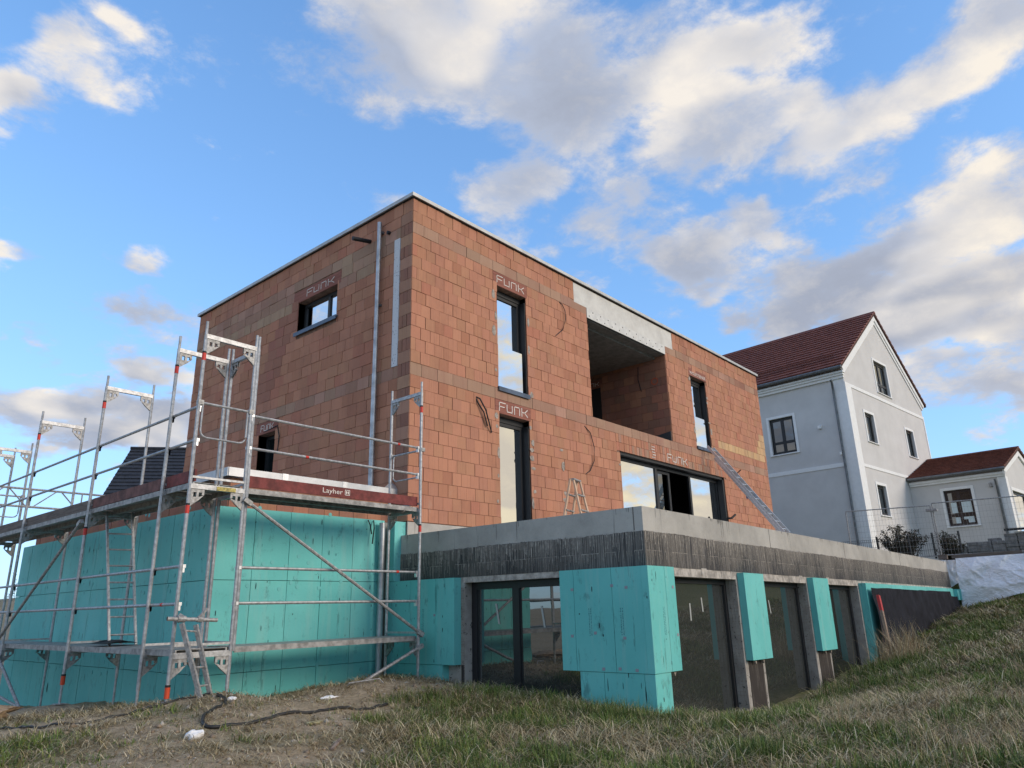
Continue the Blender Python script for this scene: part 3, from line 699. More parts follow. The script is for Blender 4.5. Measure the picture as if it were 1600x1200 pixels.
# pipes and cables on the walls
def cable(pts, r, name, parent=HOUSE, mat=BLACK): return seg_smooth(MB().tube(pts, r, 6).build(name, mat, parent))
m = MB(); m.tube([(-.09,.95,6.3),(-.09,.95,2.9)], .045, 12).tube([(-.09,.95,2.95),(-.09,.95,.68)], .052, 12)
dp = seg_smooth(m.build('downpipe', ZINC, HOUSE))
m = MB(); m.box(-.05,.0,.9,1.0,6.05,6.1).box(-.05,.0,.9,1.0,4.4,4.44).build('pipe_bracket', DARKZINC, dp)
seg_smooth(MB().tube([(0,1.36,6.04),(-.42,1.42,5.98)], .045, 10).build('roof_drain_spout', BLACK, HOUSE))
seg_smooth(MB().tube([(0,.72,6.0),(-.06,.73,6.0)], .04, 10).build('pipe_stub', BLACK, HOUSE))
cable([(4.81,0,5.74),(4.9,-.03,5.70),(4.98,-.05,5.55),(4.99,-.05,5.3),(4.86,-.04,5.0),(4.58,-.0,4.76)], .011, 'cable_loop')
cable([(5.62,0,2.70),(5.82,-.03,2.55),(5.92,-.05,2.2),(5.88,-.05,1.85),(5.72,-.03,1.6),(5.56,0,1.5)], .011, 'cable_loop')
cable([(1.80,0,2.66),(1.85,-.06,2.62),(1.98,-.10,2.4),(2.1,-.08,2.15),(2.22,-.03,1.97)], .016, 'cable_loop')
cable([(1.80,0,2.62),(1.82,-.04,2.52),(1.95,-.07,2.35),(2.08,-.05,2.08)], .016, 'cable_loop')
cable([(-.4,5.42,2.55),(0,5.1,2.5),(-.02,4.5,2.56),(-.03,4.38,2.3),(0,4.45,1.9)][1:], .012, 'cable_loop')
m = MB(); m.box(13.12,13.2,-.14,0,.98,1.03).bar((13.16,-.12,1.0),(13.3,-.2,1.12),.06,.05).build('wall_lamp', BLACK, HOUSE)

# ---- low left wing: insulated basement block
PAN = dict()
def panel(x0,x1,y0,y1,z0,z1,name='insulation_panel'): return MB().box(x0,x1,y0,y1,z0,z1).build(name, XPS, HOUSE)
zr = [(-3.5,-2.304),(-2.296,-1.044),(-1.036,-.003)]
g = .008
x = -3.40; k = 0
while x < -.34:
    e = min(x+.6, -.34)
    for j, (z0,z1) in enumerate(zr):
        pr = random.uniform(0,.006); s = .3*(j % 2)
        panel(max(-3.40,x-s*0)+g/2, e-g/2, .20-pr, .36, z0, z1)
    x = e
y = .364
while y < 8.75:
    e = min(y+.6, 8.76)
    for z0,z1 in zr: panel(-3.40-random.uniform(0,.006), -3.24, y+g/2, e-g/2, z0, z1)
    y = e
m = MB(); m.box(-3.23,.0,.37,8.76,-3.4,-.02).box(-3.14,-.02,.405,8.9,-.02,.47).build('low_wing_core', CONC, HOUSE)
m = MB()
for k in range(46):
    x, z = random.uniform(-3.3,-.5), random.choice((-.12,-.92,-1.15,-2.2))+random.uniform(-.25,.25)
    m.tube([(x,.197,z),(x,.192,z)], .032, 10)
for k in range(60):
    y, z = random.uniform(.5,8.6), random.choice((-.12,-.92,-1.15,-2.2))+random.uniform(-.25,.25)
    m.tube([(-3.403,y,z),(-3.409,y,z)], .032, 10)
m.build('insulation_anchor', M('anchor_disc', (.15,.50,.48), .6), HOUSE, kind='stuff')
m = MB(); m.box(-3.25,.05,.30,.62,.52,.60).box(-3.25,-2.9,.622,9.0,.52,.60).box(-3.25,.05,.285,.298,.47,.60).box(-3.265,-3.252,.30,9.0,.47,.60)
lc = m.build('low_wing_coping', M('bright_aluminium', (.56,.57,.58), .45, .4, var=.12, scale=3), HOUSE)
m = MB()
for x in (-2.35,-1.2): m.box(x,x+.10,.28,.61,.468,.604)
for y in (1.5,3.4,5.3): m.box(-3.27,-2.9,y,y+.1,.468,.604)
m.build('coping_joint_plate', ALU, lc)
MB().add([(-.28,.30,.605),(.06,.29,.605),(-.06,.40,.75),(-.02,.55,.62)], [(0,1,2),(1,3,2),(0,2,3)]).build('coping_end_flap', ALU, lc)
cable([(-.72,.18,-.02),(-.71,.13,-.10),(-.68,.12,-.26)], .011, 'hanging_cable'); cable([(-.60,.18,-.02),(-.63,.12,-.15),(-.66,.12,-.42)], .011, 'hanging_cable')
dp = seg_smooth(MB().tube([(-.47,.10,-.06),(-.47,.10,-2.9)], .052, 12).build('downpipe', ZINC, HOUSE))

# ---- projecting basement with roof terrace
def sh(x): return -.0105*max(x,0)
wr = lambda a,d,z: (a,-4.85+d,z+sh(a))
wl = lambda a,d,z: (-.1+d,a,z)
def split(mb, a0, a1, d0, d1, z0, z1, n=1):
    for i in range(n): mb.box(a0+(a1-a0)*i/n, a0+(a1-a0)*(i+1)/n, d0, d1, z0, z1)
WX = 18.0
m = MB(wr); m.box(-.1,0,0,.25,-1.03,-.26); m.box(0,WX,0,.25,-1.03,-.26)
m2 = MB(wl,True); m2.box(-4.6,.3,0,.25,-1.03,-.26)
m.v += []; o = m.build('terrace_parapet', CONC, HOUSE); m2.build('terrace_parapet', CONC, HOUSE)
MB(wr).box(WX-.25,WX,.25,4.8,-1.03,-.26).build('terrace_parapet', CONC, HOUSE)
m = MB(); m.box(.14,WX-.25,-4.6,-.02,-.62,-.50).box(.0,XE,-.018,.0,-.62,-.015).build('terrace_floor', CONC, HOUSE)
MB().box(.02,.35,.0,1.2,-1.05,-.02).build('base_plinth', CONC, HOUSE)
m = MB()
for X_ in (4.1,8.1,12.5): m.box(X_,X_+.012,-4.853,-4.849,-.58+sh(X_),-.262+sh(X_))
m.box(-.103,-.0985,-4.72,-4.705,-.57,-.262); m.build('formwork_joint', M('joint_grey',(.16,.15,.135),.9), HOUSE)  # darker lines along the formwork joints
def bitumen(fn, a0, a1, flip, nm=1):
    n = int((a1-a0)/.06); top = []; m = MB(fn, flip)
    for i in range(n+1):
        a = a0+(a1-a0)*i/n; top.append((a, -.585+random.uniform(-.008,.008)+.008*math.sin(a*2.1)))
    for i in range(n):
        (p,z), (q,z2) = top[i], top[i+1]
        m.add([(p,-.006,-1.035),(q,-.006,-1.035),(q,-.006,z2),(p,-.006,z),(p,.01,z),(q,.01,z2)], [(0,1,2,3),(3,2,5,4)])
    m.build('bitumen_coating', BIT, HOUSE)
bitumen(wr, -.1, WX, False); bitumen(wl, -4.85, .2, True)
SLURRY = M('slurry_drip', (.31,.285,.25), .95, var=.35, scale=20)
TAR = M('tar_drip', (.05,.048,.046), .8)
rd = random.Random(31)
def strip(mb, fn, a, z0, z1, w0, w1, d):
    j = rd.uniform(-.004,.004)
    mb.add([fn(a,d,z0),fn(a+w0,d,z0),fn(a+w0*.5+w1/2+j,d,z1),fn(a+w0*.5-w1/2+j,d,z1)], [(0,1,2,3)])
def drips(fn, fl, a0, a1, dens):
    m = MB(); a = a0
    while a < a1:
        z0 = -.582+rd.uniform(-.012,.012); r = rd.random(); k = .5+.5*math.sin(a*1.7)*math.sin(a*.63+1)
        L_ = rd.uniform(.05,.20) if r < .30 else rd.uniform(.18,.27) if r < .66 else rd.uniform(.30,.45)
        w0 = rd.uniform(.006,.020) if L_ < .28 else rd.uniform(.004,.010)
        strip(m, fn, a, z0, max(z0-L_,-1.032), w0, w0*rd.uniform(.3,.8), -.0085); a += rd.uniform(.010,.034)*dens*(.7+.7*k)
    a = a0
    while a < a1:                                         # runs starting again below the shutter seam
        if rd.random() < .75: strip(m, fn, a, -.83, -.83-rd.uniform(.05,.19), rd.uniform(.004,.011), .003, -.0088)
        a += rd.uniform(.02,.07)*dens
    a = a0
    while a < a1:                                         # broken ridge of slurry in the seam itself
        L_ = rd.uniform(.05,.5); h = rd.uniform(.004,.009); m.add([fn(a,-.0095,-.83),fn(a+L_,-.0095,-.828),fn(a+L_,-.0095,-.828-h),fn(a,-.0095,-.83-h)], [(0,1,2,3)]); a += L_+rd.uniform(.02,.35)
    m.build('slurry_drip', SLURRY, HOUSE, kind='stuff')
    m = MB(); a = a0
    while a < a1:                                         # tar runs down the clean concrete above
        if rd.random() < .55:
            for g_ in range(rd.choice((1,1,2,5))): strip(m, fn, a+g_*rd.uniform(.02,.05), -.262, -.262-(rd.uniform(.02,.09) if rd.random() < .8 else rd.uniform(.1,.3)), rd.uniform(.004,.014), .003, -.003)
        a += rd.uniform(.06,.5)
    m.build('tar_drip', TAR, HOUSE, kind='stuff')
drips(wr, False, -.08, WX-.02, 1.0); drips(wl, True, -4.83, .1, 1.0)
ROUGHC = M('rough_lintel_concrete', (.40,.37,.33), .95, var=.35, scale=9, bump=.6, bscale=25)
m = MB(wr)
for a0,a1 in ((.3,2.55),(3.28,5.58),(6.38,8.62)):
    n = 14
    for i in range(n): m.box(a0+(a1-a0)*i/n,a0+(a1-a0)*(i+1)/n,-.003+random.uniform(-.004,.004),.2,-1.15,-1.03+random.uniform(-.0,.03))
m.box(9.0,WX,.001,.2,-3.5,-1.032)
m.build('window_head', ROUGHC, HOUSE)
m = MB(wl,True)
for i in range(14): m.box(-3.85+2.35*i/14,-3.85+2.35*(i+1)/14,-.003+random.uniform(-.004,.004),.2,-1.12,-1.03+random.uniform(-.0,.03))
m.build('window_head', ROUGHC, HOUSE)
# piers
def f_hole(t, pos, col, b):
    n = t.noise(pos, 16, 4, .7); return t.mix(t.ss(n,.60,.66), t.mix(t.ss(t.noise(pos,5,4),.3,.7),(.30,.28,.25),(.42,.40,.36)), (.05,.05,.05))
PIERC = M('formwork_pier_concrete', rough=.9, fn=f_hole, bump=.4)
for a0,a1 in ((2.55,3.28),(5.58,6.38),(8.62,9.0)):
    MB(wr).box(a0,a1,.0,.30,-3.6,-1.035).build('basement_pier', PIERC, HOUSE)
    MB(wr).box(a0+.12,a1-.09,-.008,.0,-3.6,-2.3).build('pier_bitumen', PIERBIT, HOUSE)
MB().box(-.1,.29,-4.85,-3.85,-3.6,-1.032).build('basement_pier', PIERC, HOUSE)
MB().box(-.1,.2,-1.535,.36,-3.6,-1.032).build('basement_pier', PIERC, HOUSE)
m = MB(wl,True); m.box(-3.98,-3.86,-.01,.0,-3.4,-2.34).box(-1.52,-1.46,-.01,.0,-3.4,-2.34); m.build('pier_bitumen', PIERBIT, HOUSE)
# formwork mesh strips on the reveals
m = MB()
for fx in (2.552,5.582):
    for k in range(34): z = -1.2-k*.05; m.bar((fx-.006,-4.84,z),(fx-.006,-4.66,z),.004,.004)
    for d in (.02,.07,.12,.17): m.bar((fx-.006,-4.85+d,-1.2),(fx-.006,-4.85+d,-2.9),.004,.004)
for k in range(34): z = -1.2-k*.04; m.bar((-.106,-1.53,z),(-.106,-1.45,z),.006,.006)
for d in (-1.53,-1.50,-1.47): m.bar((-.106,d,-1.2),(-.106,d,-2.5),.005,.005)
m.build('plaster_mesh', GREYMORTAR, HOUSE, kind='stuff')
# basement windows
TAPE = M('pale_tape', (.40,.42,.40), .6)
def tape(fn, o, spots, d, flip=False):
    for a, z, L, s in spots:
        m = MB(fn, flip); m.add([(a,d,z),(a+.035,d,z),(a+s+.035,d,z-L),(a+s,d,z-L),(a,d-.002,z),(a+.035,d-.002,z),(a+s+.035,d-.002,z-L),(a+s,d-.002,z-L)], [(0,1,2,3),(7,6,5,4)]); m.build('tape_strip', TAPE, o)
o = unit('basement_window', HOUSE, wl, -3.85, -1.54, -3.3, -1.12, .15, FRAME, GLASSB, mull=(-2.46,), fw=.11, dep=.08, flip=True)
tape(wl, o, ((-2.05,-1.45,.3,-.06),(-2.95,-1.5,.3,-.05),(-3.45,-1.35,.3,0)), .182, True)
for a0,a1,sp in ((.3,2.55,((.9,-1.55,.12,.02),(1.35,-1.5,.24,0),(1.72,-1.42,.2,.02))),(3.28,5.58,((4.2,-1.45,.22,.04),)),(6.38,8.62,())):
    o = unit('basement_window', HOUSE, wr, a0, a1-.005, -3.4, -1.15, .17, FRAME, GLASSB, fw=.075, dep=.08)
    tape(wr, o, sp, .203)
# insulation on the projecting basement
ZU = (-2.335,-1.04)
def pn(a0,a1,z0,z1,fn,d0,d1,flip=False): return MB(fn,flip).box(a0,a1,d0,d1,z0,z1).build('insulation_panel', XPS, HOUSE)
for a0,a1 in ((-.25,.17),(.176,.43)): pn(a0,a1,*ZU,wr,-.105,-.002)
pn(-.25,.0,-3.6,-2.341,wr,-.10,-.002); pn(.006,.15,-3.6,-2.341,wr,-.095,-.002)
for a0,a1 in ((-4.951,-4.86),(-4.854,-4.40),(-4.394,-3.78),(-3.774,-3.54)): pn(a0,a1,*ZU,wl,-.152,-.002,True)
for a0,a1 in ((-4.948,-4.80),(-4.794,-4.2),(-4.194,-3.82)): pn(a0,a1,-3.6,-2.341,wl,-.145,-.002,True)
for a0,a1 in ((-1.45,-1.02),(-1.014,-.42),(-.414,.194)): pn(a0,a1,*ZU,wl,-.152,-.002,True)
for a0,a1 in ((-1.18,-.74),(-.734,-.14),(-.134,.194)): pn(a0,a1,-3.6,-2.341,wl,-.145,-.002,True)
pn(.03,.194,-1.034,-.02,wl,-.15,.1,True)
for a0,a1 in ((2.61,3.36),(5.63,6.45)): pn(a0,a1,-2.335,-1.05,wr,-.112,-.002)
x = 8.70
while x < 17.4:
    e = min(x+.6,17.4); pn(x+.002,e-.002,-3.4 if x < 9 else -2.3,-1.09,wr,-.15,-.002); x = e
pn(17.42,17.62,-1.42,-1.14,wr,-.26,-.005); pn(17.75,18.2,-1.42,-1.10,wr,-.28,-.005)
m = MB()
for fn, fl, S in ((wl,True,((-1.0,-1.6),(-3.75,-1.3),(-3.72,-1.9),(-4.1,-1.86),(-4.4,-1.27),(-4.62,-1.3),(-4.55,-1.92),(-4.7,-2.30),(-4.2,-2.30),(-4.45,-2.29))),(wr,False,((.36,-1.3),(.39,-1.9)))):
    for a, z in S:
        q = MB(fn,fl); dd = .1555 if fl else .109; q.box(a-.022,a+.022,-dd,-dd+.006,z-.018,z+.018); m.v += q.v; m.c += q.c; b = len(m.v)-8; m.f += [tuple(b+i for i in f) for f in q.f]
m.build('adhesive_dab', M('pink_adhesive',(.30,.30,.33),.8), HOUSE, kind='stuff')
m = MB()
for a, z in ((3.1,-2.35),(2.8,-2.35),(5.9,-2.35),(6.2,-2.35),(.3,-2.35)): m.add([wr(a-.03,-.07,z),wr(a+.03,-.07,z),wr(a,-.07,z-.05),wr(a-.03,-.03,z),wr(a+.03,-.03,z),wr(a,-.03,z-.05)],[(0,1,2),(5,4,3),(0,3,4,1),(1,4,5,2),(2,5,3,0)])
m.build('foam_blob', GREYMORTAR, HOUSE)

# scuffs torn into the foam and the makers' faint print columns
rs = random.Random(8); m = MB(); mp = MB()
def patch(mb, fn, d, a, z, w_, h_):
    n = 7; pts = [(a+w_*math.cos(t)*rs.uniform(.5,1.2), z+h_*math.sin(t)*rs.uniform(.6,1.1)) for t in (2*PI*k/n for k in range(n))]
    mb.add([fn(u,d,v) for u,v in pts], [tuple(range(n))])
for k in range(14):
    lo = rs.random() < .45; a = rs.choice((-4.92,-4.9,-4.87)) if rs.random() < .3 else rs.uniform(-4.9,-3.65)
    if lo: patch(m, wl, -.1465, max(a,-4.92), rs.uniform(-2.75,-2.36), rs.uniform(.004,.012), rs.uniform(.02,.13))
    else: patch(m, wl, -.1535, max(a,-4.93), rs.uniform(-2.3,-1.1), rs.uniform(.004,.014), rs.uniform(.008,.05))
for k in range(11):
    if k % 3 == 0: patch(m, wr, -.1015, rs.uniform(-.22,-.03), rs.uniform(-2.8,-2.36), rs.uniform(.004,.012), rs.uniform(.02,.12))
    else: patch(m, wr, -.1065, rs.uniform(-.22,.38), rs.uniform(-2.3,-1.1), rs.uniform(.003,.009), rs.uniform(.01,.07))
for k in range(34): patch(m, lambda a,d,z: (a,.20+d,z), -.0075, rs.uniform(-3.3,-.4), rs.uniform(-2.7,-.1), rs.uniform(.003,.010), rs.uniform(.01,.06))
for k in range(34): patch(m, lambda a,d,z: (-3.40+d,a,z), -.0075, rs.uniform(.4,7.5), rs.uniform(-2.7,-.1), rs.uniform(.004,.010), rs.uniform(.01,.09))
patch(m, lambda a,d,z: (-3.40+d,a,z), -.0075, 6.2, -2.15, .03, .16); patch(m, lambda a,d,z: (-3.40+d,a,z), -.0075, 6.0, -2.72, .03, .11)
for k in range(18): patch(m, wl, -.1535, rs.uniform(-1.4,.1), rs.uniform(-2.3,-1.1), rs.uniform(.004,.012), rs.uniform(.01,.05))
m.build('foam_scuff', M('torn_foam', (.022,.045,.05), .9), HOUSE, kind='stuff')
for fn, a, z in ((wl,-4.05,-1.55),(wl,-4.55,-1.55),(wr,.06,-1.55),(wl,-.75,-1.5)):
    for c in range(2):
        zz = z
        while zz > z-.34:
            L_ = rs.uniform(.008,.03); q = .1530 if fn is wl else .1060
            mp.add([fn(a+c*.03,-q,zz),fn(a+c*.03+rs.uniform(.008,.018),-q,zz),fn(a+c*.03+rs.uniform(.008,.018),-q,zz-L_),fn(a+c*.03,-q,zz-L_)], [(0,1,2,3)]); zz -= L_+rs.uniform(.004,.012)
mp.build('faint_print', M('faint_print', (.06,.26,.27), .8), HOUSE, kind='stuff')
# ------------------------------------------------------------------ scaffold
SCAF = thing('scaffold', 'grey steel frame scaffold with red toe boards round the green insulated basement corner', 'scaffold', (-4.4,-.98,-2.45))
XO, XI = -4.40, -3.67
YA, YD, Y2, Y3, Y4 = -.98, -.20, 2.32, 5.38, 8.45
LV = (-1.95, .05, 2.05)
def lift(ax, c0, c1, fixed, z0, z1, red=True, gus=True, spig=True, foot=None, tube0=True):
    """one frame: two standards, a head transom with corner gussets. ax 0: transom runs along X at Y=fixed; 1: along Y at X=fixed"""
    P = (lambda t, z, o=0: (t, fixed+o, z)) if ax == 0 else (lambda t, z, o=0: (fixed+o, t, z))
    m = MB(); b0 = foot if foot is not None else (z0, z0)
    for c, zb in ((c0, b0[0]), (c1, b0[1])):
        m.tube([P(c,zb), P(c,z1+.0)], .0242, 8)
        if spig: m.tube([P(c,z1), P(c,z1+.19)], .019, 8)
    m.bar(P(c0,z1-.02), P(c1,z1-.02), .045, .055); m.bar(P(c0,z1+.012), P(c1,z1+.012), .012, .012)
    if foot is None: m.bar(P(c0,z0+.10), P(c1,z0+.10), .028, .028)
    o = seg_smooth(m.build('scaffold_frame', STEEL, SCAF))
    if gus:
        m = MB(); s = 1 if c1 > c0 else -1
        for c, k in ((c0, s), (c1, -s)):
            t0 = c+k*.02
            for q in (-.012, .012):      # pierced plate: built as five strips round two holes
                for (u0,u1,h0,h1) in ((0,.17,-.09,-.05),(0,.03,-.19,-.09),(.07,.10,-.15,-.09),(.14,.17,-.12,-.09),(.03,.10,-.19,-.15)):
                    a, b_ = t0+k*u0, t0+k*u1
                    m.add([P(a,z1+h0,q),P(b_,z1+h0,q),P(b_,z1+h1,q),P(a,z1+h1,q),P(a,z1+h0,q+.004),P(b_,z1+h0,q+.004),P(b_,z1+h1,q+.004),P(a,z1+h1,q+.004)],
                          [(0,3,2,1),(4,5,6,7),(0,1,5,4),(1,2,6,5),(2,3,7,6),(3,0,4,7)])
                m.add([P(t0,z1-.19,q),P(t0+k*.10,z1-.19,q),P(t0,z1-.27,q),P(t0,z1-.19,q+.004),P(t0+k*.10,z1-.19,q+.004),P(t0,z1-.27,q+.004)], [(0,2,1),(3,4,5),(0,1,4,3),(1,2,5,4),(2,0,3,5)])
                m.add([P(t0+k*.10,z1-.15,q),P(t0+k*.17,z1-.12,q),P(t0+k*.10,z1-.19,q)], [(0,1,2)])
        m.build('corner_gusset', OLDSTEEL, o)
    if red:
        m = MB(); m.tube([P(c0,z1-.36), P(c0,z1-.26)], .0262, 10); seg_smooth(m.build('red_band', REDTAPE, o))
        m = MB(); m.tube([P(c0,z1-.26), P(c0,z1-.235)], .0265, 10); m.build('black_band', BLACK, o)
    return o
def base(x, y, red=False):
    z = float(terrain(np.array([x]), np.array([y]))[0])+.01
    m = MB(); m.tube([(x,y,z),(x,y,-2.15)], .018, 8).tube([(x,y,-2.38),(x,y,-1.95)], .0245, 8).box(x-.07,x+.07,y-.07,y+.07,z-.01,z); o = seg_smooth(m.build('base_jack', STEEL, SCAF))
    if red:
        seg_smooth(MB().tube([(x,y,-2.42),(x,y,-2.30)], .030, 10).build('red_collar', M('orange_red_collar',(.62,.075,.025),.5), o))
        MB().tube([(x,y,-2.30),(x,y,-2.275)], .0305, 10).build('black_band', BLACK, o)
for y in (YD, Y2, Y3, Y4):
    for i, z in enumerate(LV):
        if z == -1.95: lift(0, XO, XI, y, z-.4, z, red=False, spig=False, foot=(z-.4,z-.4))
        else: lift(0, XO, XI, y, z-2, z, red=(z > 1 or y == Y2 and z < 1), spig=z > 1)
    base(XO, y, y in (Y2,)); base(XI, y)
for z in LV:                                            # outer corner frame and the first frame of the right bay
    if z == -1.95:
        lift(0, XO, XI, YA, z-.4, z, red=False, spig=False, foot=(z-.4,z-.4))
    else:
        lift(0, XO, XI, YA, z-2, z, red=True, spig=z > 1)
        lift(1, YA+.03, YD-.02, XI+.055, z-2, z, red=False, spig=z > 1, gus=z > 1)
    XR = -.57
    if z == -1.95: lift(1, YA, YD, XR, z-.4, z, red=False, spig=False, foot=(z-.4,z-.4))
    else: lift(1, YA, YD, XR, z-2, z, red=True, spig=z > 1)
base(XO, YA, True); base(XI, YA); base(XR, YA); base(XR, YD)
def couplers(spots):
    m = MB()
    for x, y, z, dx, dy in spots: m.box(x+dx-.022,x+dx+.022,y+dy-.022,y+dy+.022,z-.075,z-.005); m.box(x+dx-.03,x+dx+.03,y+dy-.03,y+dy+.03,z-.02,z+.02)
    return m
def rail(p, q, name='guard_rail', r=.0195, mat=STEEL, ends=None, red=False):
    o = seg_smooth(MB().tube([p,q], r, 8).build(name, mat, SCAF))
    couplers(ends if ends else ((*p,0,0),(*q,0,0))).build('coupler', ALU, o)
    if red:
        p, q = Vector(p), Vector(q); c = p.lerp(q, red); d = (q-p).normalized()*.025; seg_smooth(MB().tube([tuple(c-d),tuple(c+d)], r+.002, 8).build('red_band', REDTAPE, o))
    return o
for z in (1.08, .63, -.94, -1.38):
    ys = [YA, YD, Y2, Y3, Y4]
    for a, b in zip(ys[:-1], ys[1:]): rail((XO+.035,a+.04,z), (XO+.035,b+.04,z), red=.55 if z < -1.2 and a == YA else False)
    rail((XI+.03,YA+.035,z), (XR-.03,YA+.035,z), red=.30 if z == .63 else .86 if z == 1.08 else .87 if z == -.94 else False)
def brace(p, q): 
    o = seg_smooth(MB().tube([p,q], .0242, 8).build('diagonal_brace', OLDSTEEL, SCAF))
    d = (Vector(q)-Vector(p)).normalized()*.06; MB().bar(tuple(Vector(q)-d), tuple(Vector(q)+d), .07, .07).build('clamp', OLDSTEEL, o); MB().bar(tuple(Vector(p)-d), tuple(Vector(p)+d), .06, .06).build('clamp', OLDSTEEL, o)
brace((XI+.04,YA-.04,-.10),(XR+.0,YA-.04,-1.86)); brace((XR,YA-.04,-2.06),(-1.75,YA-.04,-2.52))
brace((XO-.04,Y2+.15,-.12),(XO-.04,Y3+.2,-1.86)); brace((XO-.04,Y3,-2.1),(XO-.04,3.75,-2.86)); brace((XO+.02,3.75,-2.86),(XO+.1,Y3+.6,-2.7))
# end guards with rounded hoop
def hoop(P, a, b, z):
    n = []; h = .45; r = .09
    n = [P(a+.04,z)]+[P(a+.04+r*(1-math.cos(t)), z-h+r*(1-math.sin(t))) for t in (0,.5,1.0,PI/2)]+[P(b-.04-r*(1-math.cos(t)), z-h+r*(1-math.sin(t))) for t in (PI/2,1.0,.5,0)]+[P(b-.04,z)]
    m = MB(); m.tube([P(a-.03,z),P(b+.03,z)], .017, 8).tube(n, .013, 8)
    o = seg_smooth(m.build('end_guard', STEEL, SCAF)); m = MB()
    for t in (a,b): p = P(t,z); m.box(p[0]-.035,p[0]+.035,p[1]-.035,p[1]+.035,z-.03,z+.03)
    m.build('clamp', OLDSTEEL, o)
hoop(lambda t,z: (t,YA+.01,z), XO+.02, XI-.0, 1.12); hoop(lambda t,z: (XR+.03,t,z), YA, YD, 1.05)
hoop(lambda t,z: (t,Y4+.03,z), XO, XI, 1.05)
# decks
def deck(x0,x1,y0,y1,z,along):
    n = 2
    for i in range(n):
        if along == 'y': a0 = x0+(x1-x0)*i/n+.008; a1 = x0+(x1-x0)*(i+1)/n-.008; m = MB().box(a0,a1,y0+.01,y1-.01,z-.006,z); m.box(a0,a0+.02,y0+.01,y1-.01,z-.07,z-.006).box(a1-.02,a1,y0+.01,y1-.01,z-.07,z-.006); 
        else: a0 = y0+(y1-y0)*i/n+.008; a1 = y0+(y1-y0)*(i+1)/n-.008; m = MB().box(x0+.01,x1-.01,a0,a1,z-.006,z); m.box(x0+.01,x1-.01,a0,a0+.02,z-.07,z-.006).box(x0+.01,x1-.01,a1-.02,a1,z-.07,z-.006)
        m.build('deck_board', DECK, SCAF)
for z in (.09, -1.90):
    for a, b in ((YA,YD),(YD,Y2),(Y2,Y3),(Y3,Y4)): deck(XO+.035,XI-.03,a,b,z,'y')
    deck(XI+.07,XR,YA+.035,YD-.03,z,'x')
# toe boards
def toe(p, q, mat, label): 
    o = MB().bar(p, q, .028, .15).build('toe_board', mat, SCAF, label); return o
toe((XO+.06,YA,.175),(XO+.06,YD,.175),REDBOARD,'red toe board at corner'); toe((XO+.06,YD+.01,.175),(XO+.06,Y2,.175),M('faded_red_board',(.15,.07,.06),.8,var=.4,scale=7),'faded red toe board')
toe((XO+.06,Y2+.01,.17),(XO+.06,Y3,.17),WOOD,'grey weathered toe board'); toe((XO+.06,Y3+.01,.17),(XO+.06,Y4,.17),WOOD,'grey weathered toe board')
tb = toe((XI+.05,YA+.06,.185),(XR-.02,YA+.06,.185),REDBOARD,'dark red toe board with white lettering')
m = MB(); fnt = lambda a,d,z: (a,YA+.046-d,z); text_on(m, fnt, 'Layher', -2.43, .155, .105, .36, .0015)
for (x0,x1,z0,z1) in ((-2.03,-1.94,.15,.158),(-2.03,-1.94,.222,.23),(-2.03,-2.022,.158,.222),(-1.948,-1.94,.158,.222),(-2.012,-1.994,.168,.212),(-1.976,-1.958,.168,.212),(-1.994,-1.976,.186,.194)):
    m.add([fnt(x0,.0015,z0),fnt(x1,.0015,z0),fnt(x1,.0015,z1),fnt(x0,.0015,z1)], [(0,1,2,3)])
m.build('lettering', PAINTW, tb)
m = MB(); m.box(XO+.34,XO+.60,YA-.028,YA-.024,.005,.055).build('yellow_sticker', M('worn_yellow_sticker',(.42,.34,.10),.6,var=.5,scale=30), SCAF)
# lattice girder at the far end
GY_ = 7.75
m = MB(); m.tube([(-7,GY_,1.12),(-1.6,GY_,1.12)],.022,8).tube([(-7,GY_,.75),(-2.3,GY_,.75)],.022,8); gd = seg_smooth(m.build('lattice_girder', OLDSTEEL, SCAF))
m = MB(); x = -6.6
while x < -2.4: m.tube([(x,GY_,.75),(x+.42,GY_,1.12)],.014,6).tube([(x+.5,GY_,1.12),(x+.86,GY_,.75)],.014,6).tube([(x+.92,GY_,.75),(x+.92,GY_,1.12)],.014,6); x += .98
m.build('girder_strut', OLDSTEEL, gd)
for i, z in enumerate((2.05,)): lift(0, XO-.9, XI-.12, Y4+.75, 0.05, z, red=False)
# short tube with swivel couplers by the corner
o = seg_smooth(MB().tube([(-4.54,-1.08,-1.545),(-3.95,-1.12,-1.575)], .0245, 10, cap=False).build('stub_tube', OLDSTEEL, SCAF))
m = MB(); m.tube([(-4.42,-1.085,-1.55),(-4.33,-1.09,-1.554)],.038,8).tube([(-4.19,-1.10,-1.56),(-4.13,-1.1,-1.565)],.034,8).bar((-4.17,-1.08,-1.55),(-4.03,-1.0,-1.44),.02,.03).bar((-4.40,-1.03,-1.58),(-4.36,-1.06,-1.5),.05,.05).build('swivel_coupler', OLDSTEEL, o)

